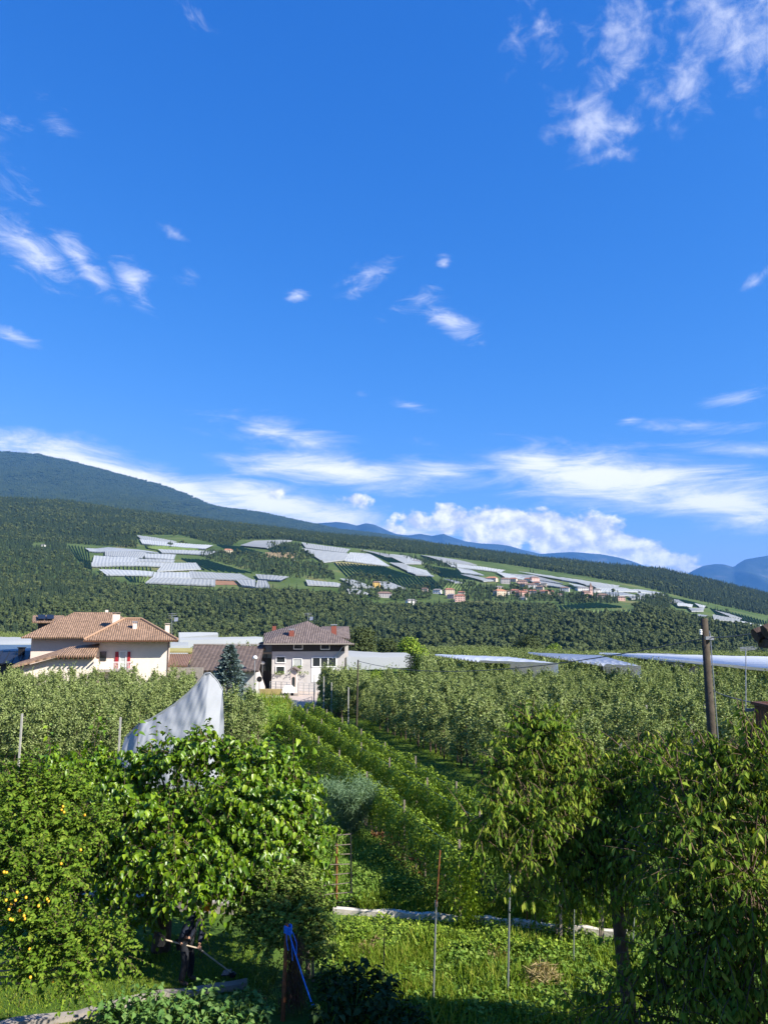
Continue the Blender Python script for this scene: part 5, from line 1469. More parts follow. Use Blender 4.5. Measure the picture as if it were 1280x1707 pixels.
# ------------------------------------------------------------------ low walls and kerb
def strip(name, pts, w, h, mat, label, cat, kind=None, jit=.03):
    """low masonry strip along a ground line, with uneven top, in lengths"""
    mb = MB(); P = []
    for i in range(len(pts) - 1):
        a, b = pts[i], pts[i + 1]; n = max(2, int((b - a).length / .35))
        P += [a.lerp(b, k / n) for k in range(n)]
    P.append(pts[-1]); n = len(P)
    for i, p in enumerate(P):
        t = (P[min(i + 1, n - 1)] - P[max(i - 1, 0)]).normalized(); q = Vector((-t.y, t.x, 0)) * w / 2; hz = h + random.uniform(-jit, jit); j = random.uniform(-jit, jit)
        mb.v += [tuple(p - q + Vector((0, j, -.2))), tuple(p - q * .94 + Vector((0, j, hz))), tuple(p + q * .94 + Vector((0, j, hz + random.uniform(-jit, jit) * .5))), tuple(p + q + Vector((0, j, -.2)))]
    for i in range(n - 1):
        for k in range(3): mb.f.append((i * 4 + k, i * 4 + k + 1, i * 4 + 4 + k + 1, i * 4 + 4 + k))
    mb.f += [(0, 1, 2, 3), tuple((n - 1) * 4 + k for k in (3, 2, 1, 0))]
    o = mb.build(name, M[mat])
    return tag(o, label, cat, kind=kind)


strip('garden_wall', gp((556, 1522), (700, 1531), (860, 1544), (1050, 1563)), .2, .15, 'concrete_pale', 'low white concrete wall along the back of the garden bed', 'wall')
strip('stone_wall', gp((-60, 1497), (120, 1506), (250, 1513), (330, 1518), (420, 1524)), .34, .30, 'concrete', 'grey stone wall in the shade behind the mulberry tree', 'wall')
strip('kerb', gp((-20, 1722), (60, 1708), (160, 1692), (240, 1668), (330, 1656), (412, 1646)), .24, .12, 'concrete', 'curved concrete kerb round the lawn', 'kerb', 'structure')


# ------------------------------------------------------------------ large trees of the garden
def grow(clumps, shoots, L, nl, droop, hang, size, up=.35, flat=.5, seed=1, inner=.0):
    """leafy shoots springing from clumps: returns leaf points, directions, normals, sizes and the shoot lines"""
    g = np.random.default_rng(seed); c = np.array([q[:3] for q in clumps]); r = np.array([q[3] for q in clumps])
    w = r ** 2; k = g.choice(len(c), shoots, p=w / w.sum())
    d = unit(g.normal(size=(shoots, 3)) + np.array([0, 0, up])); Ls = L * g.uniform(.55, 1.3, shoots)
    S = c[k] + d * (r[k] * g.uniform(inner, .75, shoots))[:, None]
    t = np.linspace(.12, 1.0, nl)[None, :] + g.normal(0, .03, (shoots, nl))
    P = S[:, None, :] + d[:, None, :] * (Ls[:, None] * t)[..., None]; P[..., 2] -= droop * Ls[:, None] * t ** 2
    tan = d[:, None, :] * np.ones((1, nl, 1)); tan = tan.copy(); tan[..., 2] -= 2 * droop * t; tan = unit(tan)
    side = unit(np.cross(tan, np.array([0, 0, 1.0]) + g.normal(0, .2, tan.shape))); sg = np.where(np.arange(nl) % 2 == 0, 1, -1)[None, :, None]
    D = unit(tan * .45 + side * sg * .75 + np.array([0, 0, -hang]) + g.normal(0, .28, tan.shape))
    out = unit(P - c[k][:, None, :])
    N = unit(out * .6 + np.array([0, 0, flat]) + g.normal(0, .55, tan.shape))
    sz = size * g.uniform(.45, 1.3, (shoots, nl)) * np.interp(t, [0, .6, 1], [.8, 1.05, .65])
    lines = np.stack([S, S + d * (Ls * .5)[:, None] - np.array([0, 0, 1]) * (droop * Ls * .25)[:, None], S + d * Ls[:, None] - np.array([0, 0, 1]) * (droop * Ls)[:, None]], 1)
    return P.reshape(-1, 3), D.reshape(-1, 3), N.reshape(-1, 3), sz.ravel(), lines


def twig_mesh(lines, r, mat):
    """three-sided twigs"""
    n = len(lines); V = []; F = []
    for j, f in enumerate((1, .7, .25)):
        for a in range(3): V.append(lines[:, j] + np.array([math.cos(a * 2.094), math.sin(a * 2.094), .3 * math.cos(a * 2.094)]) * r * f)
    V = np.stack(V, 1).reshape(-1, 3); base = (np.arange(n) * 9)[:, None, None]
    q = [(j * 3 + a, j * 3 + (a + 1) % 3, j * 3 + 3 + (a + 1) % 3, j * 3 + 3 + a) for j in range(2) for a in range(3)]
    return np_mesh('twigs', V, (np.array(q)[None] + base).reshape(-1, 4), mat)


def big_tree(name, base, trunk_top, trunk_r, clumps, parts, mat, tmpl, label, bark='bark', n_single=300, twig_r=.012, extra=None):
    """parts: list of grow() keyword dicts.  The leaves that show largest are objects of their own, the rest one mass."""
    base = Vector(base); e = empty(name, base, 0, label, 'tree')
    cl = [tuple(Vector(c[:3]) - base) + (c[3],) for c in clumps]
    A = [grow(cl, **p) for p in parts]
    P, D, N, S = [np.concatenate([a[i] for a in A]) for i in range(4)]; Ln = np.concatenate([a[4] for a in A])
    keep = P[:, 2] > .06; P, D, N, S = P[keep], D[keep], N[keep], S[keep]
    tt = Vector(trunk_top) - base
    mb = MB().tube([(0, 0, -.25), tt * .3 + Vector((trunk_r * .3, 0, 0)), tt * .65, tt], [trunk_r * 1.35, trunk_r, trunk_r * .92, trunk_r * .8], 10)
    mb.build('trunk', M[bark], e, smooth=True, world_space=False)
    lb = limbs(tt * .98, [c[:3] for c in cl], trunk_r * .34, 5); lb.build('limbs', M[bark], e, smooth=True, world_space=False)
    o = link('twigs', twig_mesh(Ln, twig_r, M['twig']), e); o['kind'] = 'stuff'
    W = P + np.array(base)[None]; dist = np.linalg.norm(W - np.array([0, 0, CAM_Z]), axis=1)
    # seen: near the camera side of the crown and facing it
    px, py = project(W[:, 0], W[:, 1], W[:, 2]); view = unit(np.array([0, 0, CAM_Z]) - W)
    depth_rank = np.zeros(len(W)); cell = (np.floor(px / 9).astype(int), np.floor(py / 9).astype(int)); order = np.argsort(dist); seen = set(); front = np.zeros(len(W), dtype=bool)
    for i in order:
        c = (cell[0][i], cell[1][i])
        if c not in seen: seen.add(c); front[i] = True
    ok = front & (px > 3) & (px < 1277) & (py < 1700)
    score = np.where(ok, S / dist * (.3 + np.abs((N * view).sum(1))), 0); top = np.argsort(-score)[:n_single]
    mask = np.ones(len(P), dtype=bool); mask[top] = False
    o = link('crown', leaf_mesh('crown', P[mask], D[mask], N[mask], S[mask], tmpl, M[mat]), e); o['kind'] = 'stuff'
    lm = np_mesh('leaf', tmpl[0], np.array(tmpl[1]), M[mat])
    B, D2, N2 = leaf_frames(D[top], N[top])
    for i, j in enumerate(top):
        q = link('leaf', lm, e); s = S[j]
        q.matrix_local = Matrix(((B[i, 0] * s, D2[i, 0] * s, N2[i, 0] * s, P[j, 0]), (B[i, 1] * s, D2[i, 1] * s, N2[i, 1] * s, P[j, 1]), (B[i, 2] * s, D2[i, 2] * s, N2[i, 2] * s, P[j, 2]), (0, 0, 0, 1)))
    return e, cl, (P, N)


def C(lst, k=1.0): return [tuple(at(px, py, Y * k)) + (r * k,) for px, py, Y, r in lst]


def garden_trees():
    mul = C([(300, 1262, 20.6, .62), (340, 1245, 20.8, .5), (385, 1262, 20.8, .6), (440, 1285, 20.8, .75), (490, 1330, 20.4, .7), (505, 1395, 20, .62), (445, 1350, 19.6, .8), (385, 1330, 19.6, .7), (370, 1400, 19.1, .6), (430, 1425, 19.2, .75), (330, 1430, 18.7, .55), (375, 1470, 18.7, .5), (470, 1465, 19.6, .55),
             (225, 1290, 21.2, .6), (150, 1280, 21.5, .65), (260, 1268, 21.2, .5), (85, 1295, 21.5, .6), (190, 1330, 20.8, .5), (250, 1432, 18.9, .42), (295, 1465, 18.3, .4), (322, 1495, 18.0, .28), (215, 1470, 18.8, .34), (480, 1280, 21.2, .5), (280, 1395, 18.9, .35), (40, 1330, 21.5, .5), (410, 1500, 19.2, .35),
             (230, 1365, 21.8, .65), (150, 1365, 22, .65), (290, 1345, 20.8, .55), (115, 1420, 21.8, .55), (220, 1430, 21.4, .5), (330, 1375, 20.6, .55), (280, 1440, 21, .5), (150, 1440, 20.4, .55), (190, 1495, 20, .45), (110, 1500, 19.8, .45), (245, 1515, 20, .38), (60, 1400, 20.6, .5), (520, 1450, 20, .4), (205, 1390, 19.6, .5), (245, 1365, 19.4, .45), (170, 1400, 20, .5), (215, 1340, 20, .5)])
    big_tree('mulberry_tree', (-5.6, 20.6, 0), (-5.5, 20.4, 2.1), .2, mul,
             [dict(shoots=1300, L=.28, nl=8, droop=.3, hang=.8, size=.15, up=.1, seed=12, inner=-.5), dict(shoots=1950, L=.7, nl=10, droop=.5, hang=1.1, size=.158, up=.35, seed=1), dict(shoots=90, L=1.1, nl=10, droop=.05, hang=.5, size=.17, up=1.6, seed=2)],
             'mulberry', T_BROAD, 'large mulberry tree with big glossy drooping leaves, shading the lawn')
    plum = C([(35, 1330, 16.5, .8), (110, 1330, 17, .7), (160, 1375, 16.6, .5), (35, 1400, 16, .75), (60, 1470, 15.4, .75), (110, 1450, 15.6, .5), (45, 1545, 15.2, .65), (115, 1570, 15.2, .6), (170, 1555, 15.4, .42), (55, 1615, 15, .5), (130, 1625, 15, .45), (195, 1590, 15.6, .34), (90, 1390, 16.4, .6), (-20, 1480, 15.6, .8)])
    e, cl, (P, N) = big_tree('plum_tree', (-8.35, 15.9, 0), (-8.2, 15.8, 1.3), .11, plum,
             [dict(shoots=1900, L=.42, nl=11, droop=.15, hang=.25, size=.085, up=.4, seed=3)], 'plum', T_BROAD, 'plum tree with small leaves and yellow fruit at the left edge', 'bark_grey', 300, .007)
    fm = MB().lathe([(.002, -.02), (.012, -.019), (.019, -.008), (.02, .004), (.015, .016), (.004, .021)], sides=8).mesh('plum', M['fruit'], True)
    spots = [(22, 1518), (28, 1524), (24, 1528), (42, 1488), (43, 1530), (43, 1535), (28, 1505), (18, 1492), (27, 1478), (15, 1449), (20, 1446), (0, 1463), (75, 1500), (77, 1503), (74, 1493), (98, 1345), (140, 1350), (142, 1356), (100, 1340), (130, 1408), (110, 1348), (34, 1510), (58, 1632), (45, 1582), (85, 1626), (98, 1438), (30, 1498), (37, 1512), (62, 1503)]
    for x, y in spots:
        # hang each fruit on the outermost leaf seen there
        W = P + np.array(e.location)[None]; px, py = project(W[:, 0], W[:, 1], W[:, 2]); m = np.where((abs(px - x) < 7) & (abs(py - y) < 7))[0]
        if not len(m): continue
        j = m[np.argmin(W[m, 1])]; q = link('plum', fm, e); q.location = Vector(P[j]) + Vector((0, -.06, -.02)); q.scale = (1.25,) * 3
    ch1 = C([(1065, 1275, 18, .55), (1100, 1345, 17, .6), (1060, 1440, 16.8, .6), (1110, 1260, 17.6, .5), (895, 1212, 18.1, .45), (880, 1235, 18, .7), (930, 1225, 18.3, .6), (850, 1290, 17.6, .7), (920, 1300, 17.8, .7), (985, 1290, 18, .6), (830, 1355, 17.2, .6), (890, 1370, 17, .7), (960, 1365, 17.3, .7), (1030, 1330, 17.6, .7), (800, 1395, 17, .4), (870, 1430, 17, .55), (930, 1440, 17.3, .6), (1000, 1420, 17.5, .7), (1060, 1380, 17, .6), (890, 1500, 17, .3), (960, 1480, 17.5, .45), (1040, 1470, 17.2, .55), (1080, 1300, 17.4, .6)], .84)
    big_tree('cherry_tree', (4.42, 14.9, 0), (4.2, 14.85, 3.6), .13, ch1,
             [dict(shoots=1650, L=.5, nl=11, droop=.35, hang=1.5, size=.155, up=.25, flat=.15, seed=5), dict(shoots=50, L=.75, nl=11, droop=.15, hang=1.1, size=.155, up=1.6, flat=.2, seed=6)],
             'cherry', T_LANCE, 'cherry tree with long hanging leaves and bare lower trunk in the garden bed')
    ch2 = C([(1130, 1300, 13.6, .55), (1190, 1280, 13.5, .55), (1250, 1265, 13.2, .5), (1225, 1340, 13, .6), (1150, 1370, 13, .6), (1275, 1380, 12.6, .6), (1100, 1430, 13, .5), (1170, 1450, 12.5, .6), (1250, 1470, 12.2, .6), (1120, 1520, 12.6, .5), (1190, 1550, 12.2, .6), (1270, 1570, 12, .6), (1090, 1590, 12.8, .45), (1150, 1630, 12.4, .55), (1230, 1650, 12, .6), (1060, 1660, 12.8, .4), (1130, 1700, 12.4, .5), (1010, 1680, 13.4, .35), (1300, 1300, 13, .6), (1220, 1720, 11.8, .5), (965, 1690, 14, .28)], .86)
    big_tree('cherry_tree', (4.95, 11.2, 0), (4.9, 11.2, 2.6), .14, ch2,
             [dict(shoots=1150, L=.55, nl=11, droop=.3, hang=1.35, size=.145, up=.25, flat=.15, seed=7), dict(shoots=50, L=.75, nl=11, droop=.12, hang=.9, size=.145, up=1.5, flat=.2, seed=8)],
             'cherry', T_LANCE, 'nearest cherry tree, mostly in shade at the lower right corner')
    sh = C([(450, 1490, 18.6, .5), (500, 1480, 18.8, .5), (480, 1530, 18.3, .6), (525, 1530, 18.6, .5), (430, 1530, 18.4, .4), (500, 1580, 18.3, .5), (450, 1570, 18.2, .45), (535, 1570, 18.6, .4), (415, 1560, 18.4, .3)])
    big_tree('small_tree', (-1.75, 19.1, 0), (-1.8, 19.0, .9), .06, sh,
             [dict(shoots=1200, L=.32, nl=11, droop=.08, hang=.1, size=.075, up=.6, seed=9)], 'shrub', T_BROAD, 'small bushy tree with pale leaves behind the blue rope', 'bark_grey', 150, .006)


garden_trees()


# ------------------------------------------------------------------ garden plants
def leafy_plant(name, px, py, h, w, leaf, n, mat, label, cat='plant', group=None, tmpl=T_BROAD, z=0.0, hang=.25):
    p = on_ground(px, py, z); e = empty(name, (p.x, p.y, 0), random.uniform(0, 6.28), label, cat, group)
    st = MB(); k = 9; P = []; D = []; N = []
    for i in range(k):
        a = i * 2.4 + random.uniform(-.3, .3); r = w / 2 * random.uniform(.35, 1); t = Vector((r * math.cos(a), r * math.sin(a), h * random.uniform(.7, 1.05)))
        st.tube([(0, 0, -.05), t * .5 + Vector((0, 0, .06)), t], [.014, .01, .005], 4)
        for j in range(n // k):
            f = random.uniform(.25, 1.05); q = t * f + Vector((random.gauss(0, .06), random.gauss(0, .06), random.gauss(0, .04)))
            aa = random.uniform(0, 6.28); P.append(q); D.append((math.cos(aa) + .5 * math.cos(a), math.sin(aa) + .5 * math.sin(a), -hang)); N.append((random.gauss(0, .4), random.gauss(0, .4), 1))
    st.build('stems', M['weed'], e, world_space=False)
    n = len(P); o = link('foliage', leaf_mesh('foliage', np.array([tuple(q) for q in P]), np.array(D), np.array(N), leaf * RNG.uniform(.7, 1.25, n), tmpl, M[mat]), e); o['kind'] = 'stuff'
    return e


k = 0
for px, py in sorted(((180, 1722), (218, 1716), (255, 1708), (292, 1712), (330, 1706), (368, 1708), (402, 1716), (425, 1728), (235, 1740), (285, 1742), (340, 1740), (390, 1745))):
    k += 1
    leafy_plant('leafy_plant', px, py, .7, .75, .12, 150, 'bean', 'pale green leafy plant at the bottom edge, %s from the left of its patch' % nth(k), 'plant', 'pale leafy plants along the bottom left')
k = 0
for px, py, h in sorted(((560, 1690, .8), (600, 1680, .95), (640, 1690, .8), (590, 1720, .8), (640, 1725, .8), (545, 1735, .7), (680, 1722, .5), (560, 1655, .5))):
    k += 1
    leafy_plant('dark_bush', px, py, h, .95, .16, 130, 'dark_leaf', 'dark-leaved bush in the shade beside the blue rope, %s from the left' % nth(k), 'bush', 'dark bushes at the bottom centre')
k = 0
for px, py in sorted(((420, 1680), (440, 1660), (465, 1690), (430, 1640), (500, 1690), (455, 1640))):
    k += 1
    leafy_plant('kerb_weed', px, py, .55, .6, .075, 140, 'shrub', 'greyish weed clump at the kerb end, %s from the left' % nth(k), 'plant', 'weed clumps at the kerb end', T_LANCE)
k = 0
for px, py in sorted(((412, 1210), (438, 1200), (462, 1212), (425, 1235), (455, 1240), (488, 1235), (480, 1262), (510, 1275), (445, 1275))):
    k += 1
    leafy_plant('tall_weed', px, py, 1.35, 1.4, .32, 90, 'weed', 'tall leafy plant between mulberry and vines, %s from the left' % nth(k), 'plant', 'tall plants before the vines', T_LANCE, 0, .5)


def asparagus():
    p = on_ground(585, 1400); e = empty('asparagus_fern', (p.x, p.y, 0), 0, 'feathery grey-green asparagus fern leaning over the leftmost vine row', 'plant')
    st = MB(); P = []; D = []
    for i in range(34):
        a = random.uniform(0, 6.28); r = random.uniform(.1, 1.35); t = Vector((r * math.cos(a) * 1.25, r * math.sin(a) * .8, random.uniform(1.5, 2.5) - .25 * r)); m = t * .55 + Vector((0, 0, .5))
        pts = [Vector((0, 0, 0)).lerp(m, f).lerp(m.lerp(t, f), f) for f in np.linspace(0, 1, 8)]
        st.tube(pts, [.012, .011, .01, .009, .008, .006, .004, .003], 4)
        for j in range(480):
            f = random.random() ** .6; q = Vector((0, 0, 0)).lerp(m, f).lerp(m.lerp(t, f), f); s = .32 * (f + .15)
            P.append(q + Vector((random.gauss(0, s * .5), random.gauss(0, s * .5), random.gauss(-.05, s * .45)))); D.append((math.cos(a) * .6 + random.gauss(0, .5), math.sin(a) * .6 + random.gauss(0, .5), random.gauss(-.25, .5)))
    st.build('stems', M['weed'], e, world_space=False)
    n = len(P); o = link('fronds', leaf_mesh('fronds', np.array([tuple(q) for q in P]), np.array(D), rdir(n), RNG.uniform(.10, .26, n), (T_BLADE[0] * np.array([1.7, 1, .4]), T_BLADE[1]), M['fern']), e); o['kind'] = 'stuff'


asparagus()


# ------------------------------------------------------------------ white sheet over the cherry rows
def net_tent():
    top = [(371, 1152, 40.6), (362, 1136, 40.4), (350, 1123, 40.0), (342, 1124, 40), (330, 1140, 40), (312, 1158, 40), (290, 1176, 40), (268, 1190, 40), (248, 1202, 40), (236, 1205, 40), (224, 1216, 40.2), (208, 1232, 40.4)]
    tp = [at(*p) for p in top]; e = empty('net_tent', (tp[5].x, 40, 0), 0, 'white protective net draped like a tent behind the mulberry tree', 'net')
    m = 34; V = []; F = []; nn = 64; ks = np.linspace(0, len(tp) - 1, nn); xs = [p.x for p in tp]; ysv = [p.y for p in tp]; zs = [p.z for p in tp]
    cx = np.interp(ks, range(len(tp)), xs); cy = np.interp(ks, range(len(tp)), ysv); cz = np.interp(ks, range(len(tp)), zs); px_, pz_ = tp[9].x, tp[9].z
    for sgn in (-1, 1):
        b0 = len(V)
        for i in range(nn):
            for j in range(m + 1):
                f = j / m; z = cz[i] * (1 - f) + .2 * f; x = cx[i]
                # folds fan out from the left post and hang from the high end
                an = math.atan2(pz_ + .4 - z, x - px_ + .001); wr = .03 * math.sin(an * 19) * min(1, abs(x - px_) * 1.2 + .3) * f ** .5 + .014 * math.sin(x * 9 + z * 3.1) + .009 * math.sin(x * 23 - z * 7)
                sag = .95 * f ** .8 + .18 * math.sin(f * 3.14)
                V.append((x + wr * .3, cy[i] + sgn * (sag + wr * 1.6), z + .03 * math.sin(x * 5)))
        for i in range(nn - 1):
            for j in range(m): F.append((b0 + i * (m + 1) + j, b0 + (i + 1) * (m + 1) + j, b0 + (i + 1) * (m + 1) + j + 1, b0 + i * (m + 1) + j + 1))
    mb = MB(); mb.v = V; mb.f = F; mb.build('sheet', mat_net('tent_net', (0.46, 0.49, 0.53), .35), e, smooth=True)
    MB().tube([p + Vector((0, 0, .03)) for p in tp], .05, 6).build('gathered_edge', M['net_near'], e)
    for q in (tp[2], tp[9]): MB().tube([(q.x, q.y + .05, -.1), (q.x, q.y + .05, q.z - .02)], .05, 6).build('post', M['stake_wood'], e)


net_tent()


# ------------------------------------------------------------------ poles, wires, stakes, trellis
def poles():
    b = at(1188, 1250, 24.0); t = at(1173.5, 1031, 24.0); d = (t - b) / (t.z - b.z); foot = b - d * b.z
    e = empty('utility_pole', foot, 0, 'weathered wooden utility pole rising behind the cherry trees on the right', 'pole')
    MB().tube([foot - d * .5, foot + d * 4, t], [.155, .14, .105], 10).build('shaft', M['pole_wood'], e, smooth=True)
    MB().tube([b + d * 3.55 + Vector((.11, -.05, 0)), b + d * 3.4 + Vector((.13, -.05, 0)), b + Vector((.17, -.05, -.3)), b + Vector((.17, -.05, -3))], .018, 5).build('cable_conduit', M['metal'], e)
    br = at(1181, 1064, 23.85); MB().box(br.x - .10, br.x + .14, 23.8, 23.95, br.z - .05, br.z + .05).build('bracket', M['metal'], e)
    for py in (1052, 1056):
        q = at(1168, py, 23.9); MB().lathe([(.02, -.05), (.05, -.03), (.03, 0), (.05, .03), (.02, .05)], tuple(q), 8).build('insulator', M['white'], e)
    A = at(1180, 1063, 23.9)
    # thin pole by the grassy lane
    tb = at(597, 1100, 60.0); zb = zt(tb.x, 60)
    tag(MB().tube([(at(594, 1215, 60).x, 60, zb - .3), (tb.x, 60, tb.z)], [.075, .055], 8).build('wooden_mast', M['pole_wood']), 'tall thin wooden mast at the head of the vine rows', 'pole')
    def cable(p, q, sag, label, r=.018, n=18):
        pts = [p.lerp(q, i / n) - Vector((0, 0, sag * 4 * (i / n) * (1 - i / n))) for i in range(n + 1)]
        tag(MB().tube(pts, r, 5).build('cable', M['wire']), label, 'cable')
    cable(A, tb - Vector((0, 0, .1)), .9, 'overhead cable running left from the utility pole over the orchard', .02, 30)
    cable(A + Vector((.1, 0, 0)), Vector((6.6, 9.0, 8.65)), .2, 'overhead cable running right from the utility pole to the neighbouring roof')
    cable(at(1189, 1152, 23.85), at(1256, 1172, 13.42), .03, 'thin cable from the utility pole to the brown balcony', .014)
    for k, (px, y0, Y, lab) in enumerate(((540, 1128, 74, 'leftmost of the grey posts at the head of the vine rows'), (553, 1138, 73, 'second grey post at the head of the vine rows'), (581, 1146, 66, 'leaning grey post just left of the tall mast'), (524, 1125, 80, 'grey post beside the courtyard railing'))):
        t = at(px, y0, Y); zb = zt(t.x, Y); tag(MB().box(t.x - .05, t.x + .05, Y - .05, Y + .05, zb - .2, t.z).build('row_post', M['post']), lab, 'post', 'posts at the head of the vine rows')
    S = [(727, 1502, 722, 1676, 'metal', .022, 'grey steel stake with a rusty rod tied to its top, centre of the garden bed'), (850, 1458, 846.5, 1655, 'metal', .022, 'tall bare steel stake left of the cherry trunk'), (641, 1545, 638, 1660, 'dark_metal', .014, 'thin dark stake beside the shaded bushes'),
         (957, 1508, 956, 1612, 'metal', .016, 'thin steel stake just left of the cherry trunk'), (1059, 1490, 1054, 1592, 'metal', .016, 'steel stake right of the cherry trunk, half behind leaves'), (881, 1415, 878, 1545, 'rust', .018, 'rusty stake standing behind the cherry leaves')]
    for (x0, y0, x1, y1, mt, r, lab) in S:
        b = on_ground(x1, y1); t = at(x0, y0, b.y); d = (b - t).normalized()
        e = empty('garden_stake', b, 0, lab, 'stake', 'stakes in the garden bed')
        MB().tube([b + d * .3, t], r, 7).build('stake', M[mt], e)
        if x0 == 727: MB().tube([at(727, 1512, b.y - .03), at(733.5, 1418, b.y - .03)], .017, 6).build('rusty_rod', M['rust'], e); MB().tube([at(727, 1512, b.y - .01), at(727, 1504, b.y - .01)], .034, 8).build('wire_tie', M['metal'], e)
    # steel trellis frame
    b = on_ground(561, 1514); Y = b.y; Q = lambda px, py, dy=0: at(px, py, Y + dy)
    e = empty('trellis_frame', b, 0, 'rusty steel trellis frame like a ladder beside the garden wall', 'trellis')
    MB().tube([Q(561, 1516), Q(561.5, 1407)], .028, 6).build('upright', M['rust'], e)
    MB().tube([Q(586, 1514, -.1), Q(584.5, 1389)], .02, 6).build('upright', M['dark_metal'], e)
    MB().tube([Q(538, 1484, .6), Q(563, 1391)], .018, 6).build('upright', M['dark_metal'], e)
    MB().tube([Q(553, 1514, .8), Q(563, 1391)], .014, 6).build('upright', M['dark_metal'], e)
    for (xa, ya, xb, yb) in ((562, 1393, 584, 1391), (558, 1410, 584, 1408), (564, 1425, 585, 1424), (550, 1442, 585, 1441), (546, 1460, 585.5, 1456), (540, 1477, 586, 1472), (541, 1492, 586, 1488), (552, 1506, 586, 1503)):
        MB().tube([Q(xa, ya, -.03), Q(xb, yb, -.03)], .013, 5).build('rung', M['stake_wood'], e)
    # rusty post with blue rope and a bundle of dry brush
    b = on_ground(471, 1702); t = at(478, 1540, b.y)
    tag(MB().tube([b - Vector((0, 0, .2)), t], [.05, .035], 8).build('rusty_post', M['rust']), 'dark rusty post carrying a blue rope at the bottom centre', 'post')
    e = empty('blue_rope', t, 0, 'bright blue rope knotted on the rusty post and stretched to the ground', 'rope')
    p0 = at(482, 1556, b.y - .06); p1 = on_ground(545, 1740); p1 = at(548, 1745, p1.y)
    n = 24; MB().tube([p0.lerp(p1, i / n) - Vector((0, 0, .10 * 4 * (i / n) * (1 - i / n))) for i in range(n + 1)], .014, 6).build('line', M['blue_rope'], e)
    kn = MB(); c = at(480, 1552, b.y)
    for i in range(5): kn.tube([c + Vector((.075 * math.cos(a), .075 * math.sin(a), -.04 + .03 * i + .02 * math.sin(a * 2))) for a in np.linspace(0, 6.28, 12)], .016, 5)
    kn.build('knot', M['blue_rope'], e)
    for (dx, ln) in ((-.02, .35), (.05, .55), (.11, .42)):
        MB().tube([c + Vector((dx, -.09, 0)), c + Vector((dx * 1.6 + .02, -.10, -ln * .5)), c + Vector((dx * 1.3 + .05, -.09, -ln))], .010, 5).build('loose_end', M['blue_rope'], e)
    mid = p0.lerp(p1, .62); MB().lathe([(.012, -.05), (.03, -.03), (.034, .02), (.012, .05)], tuple(mid - Vector((0, 0, .095))), 8).build('knot', M['blue_rope'], e)
    n = 1400; f = RNG.random(n); top = at(490, 1562, b.y + .1); P = np.stack([top.x + RNG.normal(0, .06 + .07 * f, n), b.y + .12 + RNG.normal(0, .07, n), top.z - 1.25 * f], -1)
    tag(link('brush_bundle', leaf_mesh('brush_bundle', P, unit(RNG.normal(0, .35, (n, 3)) + np.array([.1, 0, -1])), rdir(n), RNG.uniform(.2, .42, n), (T_BLADE[0] * np.array([.45, 1, .5]), T_BLADE[1]), M['brush'])), 'bundle of dry brown brushwood tied against the rusty post', 'brushwood')
    tag(MB().tube([at(522, 1640, 18.9), at(521, 1590, 18.9)], .035, 7).build('wooden_stake', M['stake_wood']), 'short pale wooden stake under the small bushy tree', 'stake')


poles()


